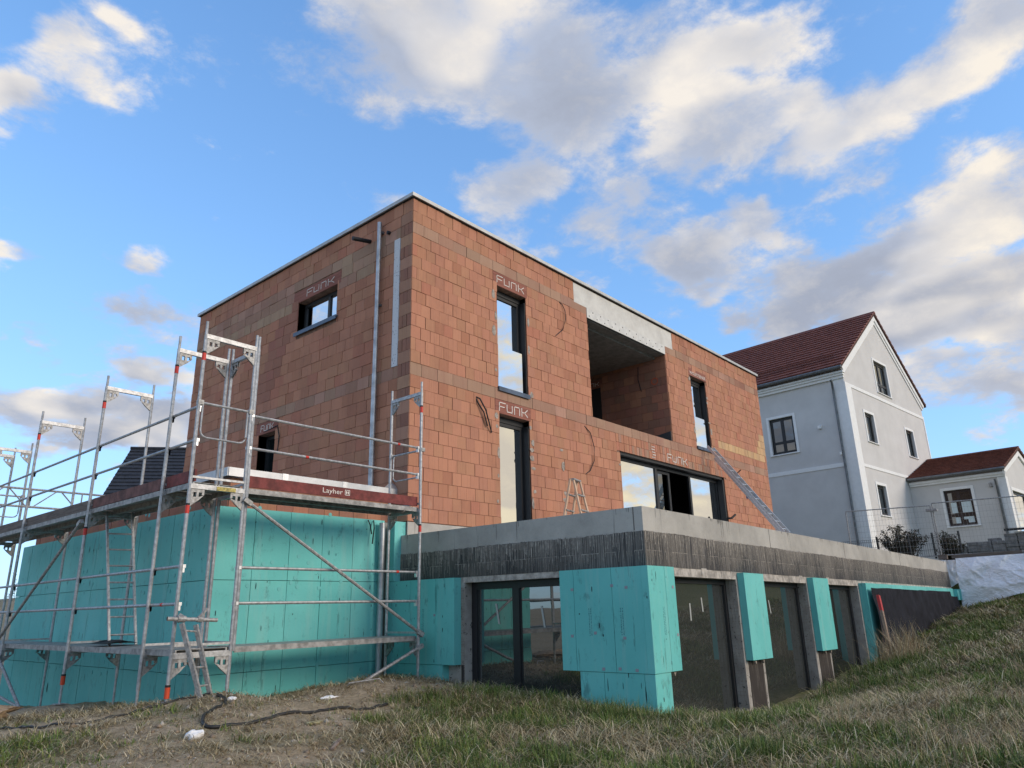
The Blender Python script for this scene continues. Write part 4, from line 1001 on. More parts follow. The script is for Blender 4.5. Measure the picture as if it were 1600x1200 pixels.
# ------------------------------------------------------------------ ladders
def ladder(name, label, b0, b1, t0, t1, n, rail_w, rail_h, mat, rung_r=.014, group=None, off=.12, two=None):
    """two stiles b->t, n rungs"""
    c = tuple((a+b)/2 for a, b in zip(b0, b1)); root = thing(name, label, 'ladder', c, group)
    nrm = (Vector(b1)-Vector(b0)).cross(Vector(t0)-Vector(b0)).normalized()
    for b, t in ((b0,t0),(b1,t1)): MB().bar(b, t, rail_w, rail_h, tuple(nrm)).build('stile', mat, root)
    B0, B1, T0, T1 = map(Vector, (b0,b1,t0,t1))
    for k in range(n):
        f = (k+.6)/n; MB().tube([tuple(B0.lerp(T0,f)), tuple(B1.lerp(T1,f))], rung_r, 6).build('rung', mat, root)
    return root
ladder('scaffold_ladder', 'grey steel access ladder hanging under the upper deck of the scaffold', (-4.14,1.52,-1.90),(-3.79,1.49,-1.90),(-4.14,2.30,.06),(-3.80,2.20,.06), 8, .03, .04, STEEL)
z0 = float(terrain(np.array([-4.15]), np.array([-1.32]))[0])
ladder('short_ladder', 'short narrow grey ladder leaning on the stub tube at the scaffold corner', (-4.19,-1.36,z0+.0),(-4.02,-1.26,z0+.0),(-4.40,-1.16,-1.60),(-4.22,-1.14,-1.62), 4, .035, .05, OLDSTEEL, .012)
# extension ladder: two sections, standing on the terrace, leaning on the wall beside the upper window
EL = thing('extension_ladder', 'long aluminium extension ladder leaning on the brick wall below the narrow upper window', 'ladder', (12.3,-2.5,-.48))
Bc, Tc = Vector((12.28,-2.62,-.49)), Vector((12.12,-.10,3.06)); dr = (Tc-Bc).normalized(); nl = Vector((0,-dr.z,dr.y)); sdv = Vector((1,0,0))
for sec, (f0,f1,wd,lf) in enumerate(((0,.9,.46,.0),(.22,1,.40,.075))):
    a, b = Bc.lerp(Tc,f0)+nl*lf, Bc.lerp(Tc,f1)+nl*lf
    for s in (-1,1): MB().bar(tuple(a+sdv*s*wd/2), tuple(b+sdv*s*wd/2), .028, .072, tuple(nl)).build('stile', ALU, EL)
    n = int((b-a).length/.28)
    for k in range(n): p = a.lerp(b,(k+.5)/n); MB().tube([tuple(p-sdv*wd/2), tuple(p+sdv*wd/2)], .016, 6).build('rung', ALU, EL)
p = Bc.lerp(Tc,.55)-nl*.04; MB().box(p.x-.2,p.x+.05,p.y-.03,p.y+.03,p.z-.05,p.z+.12).build('blue_label', M('blue_label',(.04,.12,.32),.5), EL)
p = Bc.lerp(Tc,.75)+nl*.1; MB().tube([tuple(p+sdv*.22), tuple(p+sdv*.26+Vector((0,-.12,.10)))], .016, 6).build('hook', BLACK, EL)
# step ladder on the terrace
SL = thing('step_ladder', 'small pale folding step ladder standing open on the roof terrace', 'ladder', (3.6,-1.1,-.49))
top = Vector((3.66,-1.06,1.0)); wv = Vector((.21,.05,0)); sv = Vector((.27,-.19,0)); zf = -.49
LADW = M('pale_aluminium_ladder', (.60,.42,.29), .6, .0, var=.1)
for s, n in ((-1,4),(1,4)):
    for q in (-1,1):
        MB().bar(tuple(top+wv*q*.8+sv*s*.10), (top.x+wv.x*q*1.15+sv.x*s, top.y+wv.y*q*1.15+sv.y*s, zf), .032, .06, tuple(wv.normalized())).build('stile', LADW, SL)
    for k in range(1, n+1):
        f = k/(n+.7); c = Vector((top.x+sv.x*s*(.1+.9*f), top.y+sv.y*s*(.1+.9*f), top.z+(zf-top.z)*f)); e = wv*(.8+.35*f)
        MB().bar(tuple(c-e), tuple(c+e), .07, .022).build('step', OLDSTEEL, SL)
MB().bar(tuple(top-wv*.85), tuple(top+wv*.85), .12, .03).build('top_step', OLDSTEEL, SL)

# ------------------------------------------------------------------ neighbour's house (its own frame: s along the gable, t along the eaves side)
H0 = (25.29,-.81); TH = math.radians(-5.3)
def hx(s, t, z): return (H0[0]+s*math.cos(TH)-t*math.sin(TH), H0[1]+s*math.sin(TH)+t*math.cos(TH), z)
hg = lambda a,d,z: hx(a,d,z)            # gable wall: a = s, d inwards (+t)
hl = lambda a,d,z: hx(d,a,z)            # eaves wall: a = t, d inwards (+s)
NH = thing('neighbour_house', 'tall pale grey house with steep red tiled roof and white corner trim', 'house', (*H0,-.2))
GW, GL, EV, AP = 10.35, 13.0, 8.86, 12.62
cx = GW/2
wgl = [(1.74,2.80,2.10,3.46),(1.76,2.82,5.50,6.88),(7.05,8.12,5.45,6.84),(4.12,5.80,8.32,9.98)]
wll = [(2.64,3.86,5.22,6.96)]
slope = (AP-EV)/cx
m = MB(hg); 
for a0,a1,z0,z1 in cells(0, GW, -.3, EV, wgl[:3]+[(4.12,5.80,8.32,9.98)]): m.box(a0,a1,0,.25,z0,z1)
m.prism([(0,EV),(4.12,EV),(4.12,EV+4.12*slope)], 1, 0, .25); m.prism([(5.80,EV),(GW,EV),(5.80,EV+(GW-5.8)*slope)], 1, 0, .25)
m.prism([(4.12,9.98),(5.80,9.98),(5.80,EV+(GW-5.8)*slope),(cx,AP),(4.12,EV+4.12*slope)], 1, 0, .25)
m.build('gable_wall', RENDERW, NH)
m = MB(hl, True)
for a0,a1,z0,z1 in cells(.25, GL, -.3, EV, wll): m.box(a0,a1,0,.25,z0,z1)
m.build('side_wall', RENDERW, NH)
m = MB(hx); m.box(GW-.25,GW,.25,GL,-.3,EV).box(.25,GW-.25,GL-.25,GL,-.3,EV).build('rear_wall', RENDERW, NH)
MB(hx).box(.3,GW-.3,.3,GL-.3,-.3,EV-.1).build('unlit_room', DARK, NH)
m = MB(hx)                               # quoin pilasters and string courses
m.box(-.03,.62,-.03,0,-.3,7.86).box(-.03,0,0,.55,-.3,8.2).box(GW-.1,GW+.03,-.03,0,-.3,7.86)
m.box(.62,6.1,-.028,0,4.16,4.30).box(6.1,GW,-.028,0,4.16,4.30).box(-.028,0,.55,GL,4.18,4.36).box(-.03,GW+.03,-.03,0,7.86,8.02)
m.build('string_course', TRIM, NH)
m = MB(hx); m.box(-.12,0,-.03,GL,8.2,8.32).box(-.2,0,-.06,GL,8.32,8.42).box(-.28,0,-.10,GL,8.42,8.50); m.build('eaves_cornice', TRIM, NH)
def verge(mb, d0, d1, w0, w1):           # raking trim boards under the roof edge
    for sgn in (-1, 1):
        e0 = (cx-sgn*(cx+.25), EV-.25*slope); n = math.hypot(1, slope); ux, uz = slope/n, 1/n
        ax_, az = sgn*ux, -uz
        p = [(e0[0]+ax_*w0, e0[1]+az*w0), (cx, AP-w0*n*1.0), (cx, AP-w1*n*1.0), (e0[0]+ax_*w1, e0[1]+az*w1)]
        mb.prism(p, 1, d0, d1)
m = MB(hg); verge(m, -.05, .0, .0, .36); verge(m, -.10, -.05, .0, .20); m.build('raking_trim', TRIM, NH)
def win(par, fn, a0, a1, z0, z1, flip, mull=(), trans=(), trim=.12, glass_=GLASSD, mat=None):
    m = MB(fn, flip); m.box(a0-trim,a0,-.025,.0,z0-.04,z1+trim).box(a1,a1+trim,-.025,.0,z0-.04,z1+trim).box(a0,a1,-.025,.0,z1,z1+trim); m.box(a0-trim,a1+trim,-.07,.05,z0-.07,z0-.04)
    o = unit('window', par, fn, a0, a1, z0, z1, .10, FRAME, glass_, mull, trans, fw=.12, dep=.07, flip=flip, mat=mat); m.build('window_surround', TRIM, o); return o
for i, (a0,a1,z0,z1) in enumerate(wgl): win(NH, hg, a0,a1,z0,z1, False, mull=((a0+a1)/2,) if i == 3 else (), trans=(z0+.5,) if i == 3 else ())
for a0,a1,z0,z1 in wll: win(NH, hl, a0,a1,z0,z1, True, mull=((a0+a1)/2,), trans=(z0+.55,))
def tiles(par, name, fn, s_e, z_e, s_r, z_r, t0, t1, mat, course=.36, tw=.30, flip=False, thick=.075, notch=None):
    """roof slope: courses of separate tiles from the eaves (s_e,z_e) to the ridge (s_r,z_r)"""
    L = math.hypot(s_r-s_e, z_r-z_e); n = max(1, round(L/course)); us, uz = (s_r-s_e)/L, (z_r-z_e)/L; ns, nz = -uz, us
    if nz < 0: ns, nz = -ns, -nz
    m = MB(fn, flip)
    for i in range(n):
        l0, l1 = L*i/n, L*(i+1)/n+.03; t = t0-(.15 if i % 2 else 0)
        while t < t1:
            a, b = max(t,t0)+.004, min(t+tw,t1)-.004; t += tw
            if b-a < .03: continue
            if notch and a < notch(l1*us): 
                a = notch(l1*us)
                if b-a < .03: continue
            jz = random.uniform(-.004,.004)
            q = []
            for l, hgt in ((l0, thick+jz), (l1, .006+jz)):
                for h in (0, hgt): q += [(s_e+us*l+ns*h, a, z_e+uz*l+nz*h), (s_e+us*l+ns*h, b, z_e+uz*l+nz*h)]
            m.add(q, [(0,1,3,2),(4,6,7,5),(2,3,7,6),(0,4,5,1),(0,2,6,4),(1,5,7,3)])
    return m.build(name, mat, par, kind='stuff')
OV = .42
RF = MB(hx); RF.prism([(-OV,EV-OV*slope+.06),(cx,AP+.06),(GW+OV,EV-OV*slope+.06),(GW+OV,EV-OV*slope+.16),(cx,AP+.17),(-OV,EV-OV*slope+.16)], 1, -.16, GL+.2)
rf = RF.build('roof', M('roof_underlay',(.07,.03,.025),.8), NH)
tiles(rf, 'roof_tiles', hx, -OV, EV-OV*slope+.17, cx, AP+.18, -.17, GL+.2, TILE)
tiles(rf, 'roof_tiles', hx, GW+OV, EV-OV*slope+.17, cx, AP+.18, -.17, GL+.2, TILE, flip=True)
m = MB(hx)
t = -.18
while t < GL: m.prism([(cx-.14,AP+.12),(cx-.07,AP+.24),(cx+.07,AP+.24),(cx+.14,AP+.12)], 1, t, t+.40); t += .385
m.build('ridge_tile', TILE, rf, kind='stuff')
m = MB(hx)                               # snow guard: a lattice strip above the eaves
sg_s, sg_z = .35, EV+.35*slope+.23
for h in (.03,.10,.19): m.tube([hx(sg_s,.4,sg_z+h) and (sg_s,.4,sg_z+h), (sg_s,GL-.5,sg_z+h)], .011, 5)
t = .4
while t < GL-.5: m.bar((sg_s,t,sg_z),(sg_s,t,sg_z+.2),.012,.012); t += .11
m.build('snow_guard', M('rust_red_guard',(.12,.04,.032),.6), NH)
m = MB(hx); m.tube([(-OV-.04,-.15,EV-OV*slope+.08),(-OV-.04,GL,EV-OV*slope+.08)], .075, 8)
gt = seg_smooth(m.build('gutter', DARKZINC, NH))
seg_smooth(MB(hx).tube([(-OV-.02,.42,8.1),(-.36,.42,8.02),(-.14,.5,7.85),(-.1,.52,7.6),(-.1,.52,-.2)], .052, 10).build('downpipe', DARKZINC, NH))
seg_smooth(MB(hx).box(-.14,0,1.33,1.47,6.06,6.2).build('wall_lamp', TRIM, NH)); MB(hx).box(-.2,0,.56,.64,4.7,4.82).build('security_camera', TRIM, NH)
# annex ---------------------------------------------------------------
AN = thing('house_annex', 'single-storey grey annex with low russet tiled roof joined to the tall house', 'house', hx(6.13,-4.0,-.2))
AS, AW, AT = 6.13, 6.8, -4.05; AE, AAP = 4.06, 5.30; ac = AS+AW/2; asl = (AAP-AE)/(AW/2)
al = lambda a,d,z: hx(AS+d,a,z); ag = lambda a,d,z: hx(a,AT+d,z)
m = MB(al, True)
for a0,a1,z0,z1 in cells(AT, -.005, -.3, AE, [(-2.60,-1.42,1.68,3.36)]): m.box(a0,a1,0,.25,z0,z1)
m.build('side_wall', RENDERW, AN)
bigw = (AS+.78,AS+AW-.9,.2,3.15)
m = MB(ag)
for a0,a1,z0,z1 in cells(AS+.25, AS+AW, -.3, AE, [bigw]): m.box(a0,a1,0,.25,z0,z1)
m.prism([(AS,AE),(AS+AW,AE),(ac,AAP)], 1, 0, .25); m.build('gable_wall', RENDERW, AN)
MB(hx).box(AS+.3,AS+AW,AT+.6,-.01,-.3,AE-.2).build('unlit_room', DARK, AN)
MB(hx).box(AS+AW-.25,AS+AW,AT+.25,-.005,-.3,AE).build('rear_wall', RENDERW, AN)
m = MB(hx); m.box(AS-.03,AS,AT-.03,AT+.3,-.3,3.72).box(AS,AS+.35,AT-.03,AT,-.3,3.72).box(AS-.10,AS,AT-.05,-.03,3.72,3.82).box(AS-.18,AS,AT-.08,-.03,3.82,3.92); m.build('corner_trim', TRIM, AN)
m = MB(hx)
for sgn in (-1,1):
    e = ac+sgn*(AW/2+.2); ez = AE-.2*asl; m.prism([(e,ez+.05),(ac,AAP+.05),(ac,AAP-.22),(e,ez-.2)], 1, AT-.08, AT)
m.build('raking_trim', TRIM, AN)
BROWN = M('brown_window_frame', (.035,.02,.016), .5)
o = win(AN, al, -2.60,-1.42,1.68,3.36, True, mull=(-1.98,), trans=(2.18,), mat=BROWN, glass_=GLASSD)
# pale panels painted as light of the far window, with its sill things
WINLIGHT = M('painted_window_light', (.62,.72,.74), .8)
m = MB(al, True); m.box(-2.50,-2.06,.115,.12,2.28,2.78).box(-1.86,-1.62,.115,.12,2.28,2.78).box(-2.50,-1.7,.115,.12,1.80,2.08); m.build('far_window_light', WINLIGHT, o)
m = MB(al, True); m.box(-2.22,-1.98,.108,.114,1.80,1.96).build('sill_pot', BROWN, o)
unit('patio_window', AN, ag, *bigw, .1, FRAME, GLASS, mull=(AS+3.4,), trans=(), fw=.10, dep=.08)
m = MB(ag); m.box(bigw[0]-.12,bigw[0],-.02,0,.2,3.3).box(bigw[0],bigw[1],-.02,0,3.15,3.3); m.build('window_surround', TRIM, AN)
RF = MB(hx); RF.prism([(AS-.3,AE-.3*asl+.08),(ac,AAP+.08),(AS+AW+.3,AE-.3*asl+.08),(AS+AW+.3,AE-.3*asl+.16),(ac,AAP+.17),(AS-.3,AE-.3*asl+.16)], 1, AT-.15, -.03)
rf = RF.build('roof', M('annex_underlay',(.08,.035,.025),.8), AN)
tiles(rf, 'roof_tiles', hx, AS-.3, AE-.3*asl+.17, ac, AAP+.18, AT-.16, -.03, TILER, course=.34)
tiles(rf, 'roof_tiles', hx, AS+AW+.3, AE-.3*asl+.17, ac, AAP+.18, AT-.16, -.03, TILER, course=.34, flip=True)
m = MB(hx); t = AT-.16
while t < -.1: m.prism([(ac-.14,AAP+.12),(ac-.07,AAP+.24),(ac+.07,AAP+.24),(ac+.14,AAP+.12)], 1, t, min(t+.40,-.03)); t += .385
m.build('ridge_tile', TILER, rf, kind='stuff')
seg_smooth(MB(hx).tube([(AS-.34,AT-.14,AE-.3*asl+.10),(AS-.34,-.04,AE-.3*asl+.10)], .07, 8).build('gutter', DARKZINC, AN))
seg_smooth(MB(hx).tube([(AS-.3,AT+.34,3.6),(AS-.25,AT+.34,3.5),(AS-.1,AT+.36,3.25),(AS-.1,AT+.36,-.2)], .05, 10).build('downpipe', DARKZINC, AN))
MB(hx).box(AS-.12,AS,AT+.55,AT+.66,3.3,3.48).build('wall_lamp', OLDSTEEL, AN)
# dark-roofed house far left ------------------------------------------
DH = thing('dark_roof_house', 'distant house with dark grey tiled gable roof behind the scaffold', 'house', (7.4,32.2,-.5))
dr_ = Vector((.777,-.63,0)); dn = Vector((-.63,-.777,0))
def dx(s, t, z): p = Vector((7.4,32.21,0))+dn*s+dr_*t; return (p.x,p.y,z)
m = MB(dx); m.prism([(0,7.3),(4.6,2.9),(4.6,-.8),(-4.6,-.8),(-4.6,2.9)], 1, .3, 11).build('wall', RENDERW, DH)
m = MB(dx); m.prism([(0,7.38),(5.2,2.35),(5.2,2.47),(0,7.52),(-5.2,2.47),(-5.2,2.35)], 1, 0, 11.3); rf = m.build('roof', TILED, DH)
tiles(rf, 'roof_tiles', dx, 5.2, 2.48, 0, 7.53, 0, 11.3, TILED, course=.33, tw=.34, thick=.05)
MB(dx).tube([(0,-.03,7.56),(0,11.3,7.56)], .10, 6).build('ridge_tile', TILED, rf)
# ------------------------------------------------------------------ right-hand background: tarp, pavers, fences, shrubs
def lerp(a, b, t): return a+(b-a)*t
def sheet(name, nu, nv, f, mat, label, cat, thick=.006):
    V = []; F = []
    for i in range(nu+1):
        for j in range(nv+1): V.append(f(i/nu, j/nv))
    for i in range(nu):
        for j in range(nv): a = i*(nv+1)+j; F.append((a, a+1, a+nv+2, a+nv+1))
    n = len(V); V += [(x+thick, y, z) for x, y, z in V]; F += [tuple(n+k for k in reversed(f_)) for f_ in F[:nu*nv]]
    o = MB().add(V, F).build(name, mat, None, smooth=True); return tag(o, label, cat)
def wob(u, v, s): return float(vnoise(np.array([u*s+3.1]), np.array([v*s+1.7]))[0])-.5
def tarp(u, v):
    y = lerp(-5.10, -9.6, u); zt = lerp(-.36, -.27, u); zb = lerp(-1.86, -1.40, min(1,u*2.4)) if u < .42 else lerp(-1.40,-1.28,(u-.42)/.58)
    z = lerp(zt, zb, v)+.05*wob(u,v,9)*v; fold = .24*wob(u*1.3+v*.4, v*.5, 4)+.16*abs(wob(u*2.2+v*.6, v*.35-u*.5, 5))+.08*abs(wob(u*2.6-v*.7+5, u*.9+v*.4, 8))+.035*abs(wob(u*4-v*.7+2, v*2+u, 17))
    return (lerp(18.12,17.72,v)-.12*math.sin(v*PI)*.6+fold*(.5+.9*math.sin(v*PI)), y, z)
sheet('tarp', 190, 60, tarp, TARP, 'large white crumpled tarp hung over the earth bank beside the terrace', 'tarp')
def tarp2(u, v):
    return (lerp(18.16,18.08,v)+.10*wob(u+v,v-u,4), lerp(-4.70,-5.08,u)-.03*v, lerp(-.40,-1.28+.2*u,v))
sheet('tarp_flap', 14, 16, tarp2, TARP, 'narrow white tarp strip hanging at the end of the terrace parapet', 'tarp')
# black fleece against the green wall
def fleece(u, v):
    x = lerp(8.75, 17.5, u); zt = -1.16+sh(x)-(.03 if u < .9 else .16); zb = -3.2
    return (x+.12*v*u, -5.09-.12*v-.05*math.sin(u*60+wob(u,v,5)*5)*(.2+.5*v)-.12*(wob(u*3,v*.6,9))*(.15+v), lerp(zt, zb, v)+.02*wob(u,0,20))
sheet('membrane_sheet', 160, 14, fleece, FLEECE, 'black drainage membrane hung along the green wall on the right', 'membrane', .004)
ST = thing('wooden_stake', 'wooden survey stake with red painted tip before the black membrane', 'stake', (7.75,-5.55,-2.8))
MB().bar((7.78,-5.55,-2.95),(8.02,-5.42,-1.75),.10,.05,(0,1,0)).build('post', PINE, ST); MB().bar((8.02,-5.42,-1.75),(8.09,-5.382,-1.45),.104,.054,(0,1,0)).build('painted_tip', M('red_paint',(.50,.05,.05),.6), ST)
# planks and paver stacks on the neighbour's plot
def solo(mb, name, mat, label, cat, group=None): return tag(mb.build(name, mat), label, cat, group)
solo(MB().bar((18.95,-4.86,-.27),(19.25,-6.75,-.23),.25,.11), 'timber_plank', WOOD, 'long grey plank lying on the tarp edge below the pavers', 'plank')
solo(MB().bar((18.6,-4.55,-.28),(18.62,-4.80,-.28),.22,.14), 'timber_block', WOOD, 'short grey timber block at the end of the parapet', 'block')
pav = {}
def paver(x, y, z, L, Wd, h, lab, grp):
    key = (L, Wd, h)
    if key not in pav:
        m = MB(); c = .012; m.add([(0,0,0),(Wd,0,0),(Wd,L,0),(0,L,0),(0,0,h-c),(Wd,0,h-c),(Wd,L,h-c),(0,L,h-c),(c,c,h),(Wd-c,c,h),(Wd-c,L-c,h),(c,L-c,h)],
              [(0,3,2,1),(0,1,5,4),(1,2,6,5),(2,3,7,6),(3,0,4,7),(4,5,9,8),(5,6,10,9),(6,7,11,10),(7,4,8,11),(8,9,10,11)])
        me = bpy.data.meshes.new('paving_block'); me.from_pydata(m.v, [], m.f); me.materials.append(PAVER); pav[key] = me
    o = bpy.data.objects.new('paving_block', pav[key]); COL.objects.link(o); o.location = (x+random.uniform(-.03,.03), y+random.uniform(-.008,.008), z); o.rotation_euler.z = -PI/2*0+random.uniform(-.03,.03)
    return tag(o, lab, 'paving block', grp)
ORD = ('bottom','second lowest','third lowest','fourth lowest','fifth lowest','sixth lowest','seventh lowest','top'); PLC = ('leftmost','second from left','third from left','rightmost')
for lay_ in range(6):
    for k in range(4):
        if lay_ == 5 and k == 0: continue
        paver(20.9, -5.02-k*.37, -.38+lay_*.108, .355, .70, .10, 'grey paving block %s, %s layer, lower stack behind mesh fence' % (PLC[k], ORD[lay_ if lay_ < 5 else 7]), 'paving blocks of the lower stack')
paver(20.95, -6.02, -.38+6*.108+.002, .355, .34, .09, 'grey concrete paving block lying loose on top of the lower stack', None)
for lay_ in range(8):
    for k in range(4):
        paver(21.0, -6.50-k*.37, -.38+lay_*.108, .355, .70, .10, 'grey paving block %s, %s layer, taller stack at right edge' % (PLC[k], ORD[lay_]), 'paving blocks of the taller stack')
solo(MB().bar((20.9,-6.2,.60),(21.0,-7.5,.60),.12,.07), 'dark_beam', M('dark_timber',(.03,.03,.032),.7), 'dark timber bar lying across the taller paver stack', 'beam')
solo(MB().box(21.0,21.4,-7.3,-6.45,.486,.53), 'white_board', WHITE, 'white board lying on the taller paver stack', 'board')
# site fence panels
def fence(label, p, q, zb, h, seed):
    t = thing('site_fence', label, 'fence', ((p[0]+q[0])/2,(p[1]+q[1])/2,zb), 'wire mesh site fence panels')
    P = lambda u, z: (lerp(p[0],q[0],u), lerp(p[1],q[1],u), zb+z)
    m = MB(); m.tube([P(0,-.1),P(0,h)],.019,8).tube([P(1,-.1),P(1,h)],.019,8).tube([P(0,h),P(1,h)],.019,8).tube([P(0,.02),P(1,.02)],.017,8); seg_smooth(m.build('frame', OLDSTEEL, t))
    L = math.dist(p, q); m = MB(); n = int(L/.10)
    for k in range(1, n): m.bar(P(k/n,.02),P(k/n,h),.004,.004)
    for k in range(1, 9): m.bar(P(0,h*k/9),P(1,h*k/9),.005,.005)
    m.build('mesh_wire', OLDSTEEL, t, kind='stuff'); return t
FP = [(18.83,-1.86),(19.46,-4.42),(19.86,-7.2),(20.1,-10.4)]
fence('site fence panel furthest left, in front of the house corner and shrubs', FP[0], FP[1], -.22, 1.70, 1)
fence('site fence panel in front of the paver stacks', (FP[1][0]+.02,FP[1][1]-.06), FP[2], -.20, 1.75, 2)
solo(MB().box(19.38,19.54,-4.62,-4.28,1.28,1.36), 'fence_clamp', OLDSTEEL, 'steel clamp joining the two mesh fence panels', 'clamp')
# dark garden fence behind, with posts
GF = thing('garden_fence', 'low dark double-wire garden fence with square posts among the shrubs', 'fence', (20.2,-2.5,-.2))
ANTH = M('dark_green_fence', (.02,.024,.026), .5)
gy = [-.4,-2.42,-3.45,-4.2,-5.0]; 
for y in gy: MB().box(20.0,20.06,y-.03,y+.03,-.25,.62).build('fence_post', ANTH, GF)
m = MB()
for k in range(70): y = -.4-k*4.6/69; m.bar((20.03,y,-.2),(20.03,y,.52),.007,.007)
for z in (-.15,.05,.25,.45,.52): m.bar((20.03,-.4,z),(20.03,-5.0,z),.01,.01)
m.build('fence_mesh', ANTH, GF)
def shrub(name, label, c, rx, ry, h, nleaf, cols, seed, group=None):
    rnd = np.random.RandomState(seed); root = thing(name, label, 'shrub', c, group)
    st = MB(); tips = []
    for k in range(34):
        a = rnd.uniform(0, 2*PI); r = rnd.uniform(.1,1)**.6; hh = h*rnd.uniform(.55,1.05)*(1-.35*r*r)
        b = (c[0]+rnd.uniform(-.3,.3)*rx, c[1]+rnd.uniform(-.3,.3)*ry, c[2]); t = (c[0]+rx*r*math.cos(a), c[1]+ry*r*math.sin(a), c[2]+hh)
        md = ((b[0]+t[0])/2+rnd.uniform(-.08,.08), (b[1]+t[1])/2, c[2]+hh*.55); st.tube([b,md,t], .014, 5, .004); tips.append((b,md,t))
    st.build('stem', M(name+'_bark',(.06,.045,.035),.9), root)
    n = nleaf; k = rnd.randint(0, len(tips), n); f = rnd.rand(n)**.6; T = np.array(tips)
    p = np.where(f[:,None] < .5, T[k,0]+(T[k,1]-T[k,0])*f[:,None]*2, T[k,1]+(T[k,2]-T[k,1])*(f[:,None]*2-1))+rnd.normal(0,.055,(n,3))*np.array([1,1,.8])
    d = rnd.normal(0,1,(n,3)); d /= np.linalg.norm(d,axis=1)[:,None]; e = np.cross(d, rnd.normal(0,1,(n,3))); e /= np.linalg.norm(e,axis=1)[:,None]; s = rnd.uniform(.022,.045,(n,1))
    V = np.stack([p-d*s, p+e*s*.45, p+d*s, p-e*s*.45],1).reshape(-1,3)-np.array(c); F = np.arange(4*n).reshape(-1,4)
    cc_ = np.repeat(np.array(cols)[rnd.randint(0,len(cols),n)]*rnd.uniform(.7,1.3,(n,1)),4,0)
    o = np_mesh('foliage', V, F, LEAF, cc_); o.parent = root; o['kind'] = 'stuff'; return root
LC = [(.035,.045,.022),(.055,.050,.026),(.075,.045,.03),(.03,.035,.02)]
shrub('garden_shrub', 'larger dark leafy shrub behind the left mesh fence panel', (20.7,-3.05,-.42), .55, .85, 1.5, 9000, LC, 3)
shrub('garden_shrub', 'smaller dark leafy shrub between the fence post and the paver stack', (20.85,-4.5,-.42), .45, .5, 1.15, 5000, LC, 4)
# far-left background behind the scaffold
shrub('bare_tree', 'leafless brown tree at the far left edge beyond the scaffold', (2.6,33.0,-3.3), 3.2, 3.2, 5.2, 5000, [(.07,.05,.045),(.09,.065,.055),(.05,.04,.035)], 8)
LD = thing('covered_pile', 'grey plank pile under a pale tarp at the left edge beyond the scaffold', 'pile', (-3.6,12.2,-3.3))
m = MB()
for k in range(7): m.box(-5.6+k*.36,-5.27+k*.36,11.9,12.6,-3.5,-1.7)
m.build('plank', OLDSTEEL, LD)
MB().prism([(11.7,-1.75),(12.9,-1.75),(12.6,-1.0),(12.0,-1.1)], 0, -5.8, -2.9).build('tarp_cover', TARP, LD)
MB().box(-5.7,-2.95,11.85,12.7,-1.95,-1.75).build('green_panel', XPS, LD)
# ------------------------------------------------------------------ hoses and litter on the ground
def onground(pts, lift_, n=6):
    P = [Vector((x,y,0)) for x,y in pts]; out = []
    for i in range(len(P)-1):
        p0,p1,p2,p3 = P[max(i-1,0)],P[i],P[i+1],P[min(i+2,len(P)-1)]
        for k in range(n):
            t = k/n; q = .5*((2*p1)+(-p0+p2)*t+(2*p0-5*p1+4*p2-p3)*t*t+(-p0+3*p1-3*p2+p3)*t**3); out.append((q.x,q.y))
    out.append(pts[-1]); out = np.array(out); z = terrain(out[:,0], out[:,1])
    return [(float(a),float(b),float(c)+lift_) for (a,b),c in zip(out,z)]
HOSE = M('black_corrugated_hose', (.028,.027,.026), .55, var=.4, scale=14)
def hose(pts, r, name, label):
    c = onground(pts, r*.7, 10); m = MB().tube(c, r, 10); o = m.build(name, HOSE); seg_smooth(o, 60); return tag(o, label, 'hose')
hose([(-6.5,.2),(-5.78,-.17),(-5.6,-.77),(-5.33,-1.18),(-4.86,-1.1),(-4.48,-1.08),(-4.21,-1.12),(-4.05,-1.3)], .013, 'black_hose', 'thin black hose running along the dirt to the left edge')
hose([(-4.02,-1.42),(-4.11,-1.79),(-4.34,-1.99),(-4.58,-2.23),(-4.67,-2.52),(-4.41,-2.59),(-3.95,-2.54),(-3.33,-2.45),(-2.68,-2.3),(-2.12,-2.15)], .018, 'corrugated_hose', 'thick black drain hose bent in a loop on the bare earth')
hose([(-1.96,-2.36),(-1.9,-2.5),(-1.84,-2.65)], .02, 'hose_end', 'short black hose end showing in the grass right of the loop')
def gz(x, y): return float(terrain(np.array([x]), np.array([y]))[0])
def crumple(name, label, cat, x, y, rx, ry, rz, mat, seed):
    rnd = random.Random(seed); bm = bmesh.new(); bmesh.ops.create_icosphere(bm, subdivisions=3, radius=1)
    for v in bm.verts:
        f = .62+.55*(float(vnoise(np.array([v.co.x*2.3+seed*3.7+9]),np.array([v.co.y*2.3+v.co.z*1.9+5]))[0]))+.12*rnd.random()
        v.co = Vector((v.co.x*rx*f, v.co.y*ry*f, max(v.co.z,-.5)*rz*f))
    me = bpy.data.meshes.new(name); bm.to_mesh(me); bm.free(); me.materials.append(mat); o = bpy.data.objects.new(name, me); COL.objects.link(o); o.location = (x,y,gz(x,y)+rz*.4); ORG[o.name] = (0,0,0)
    return tag(o, label, cat)
crumple('paper_scrap', 'crumpled white paper lying on the bare earth in the foreground', 'litter', -4.9,-2.72, .085,.075,.055, WHITE, 2)
crumple('plastic_scrap', 'small white plastic scrap beside the foot of the scaffold', 'litter', -4.0,-1.72, .05,.04,.03, WHITE, 3)
crumple('foam_scrap', 'flat white foam scrap on the crest of the earth near the hose', 'litter', -2.62,-1.62, .13,.05,.025, WHITE, 5)
crumple('yellow_stone', 'flat yellowish stone beside the thick hose', 'stone', -3.74,-2.93, .10,.07,.02, M('yellow_stone',(.38,.33,.18),.9,var=.2), 6)
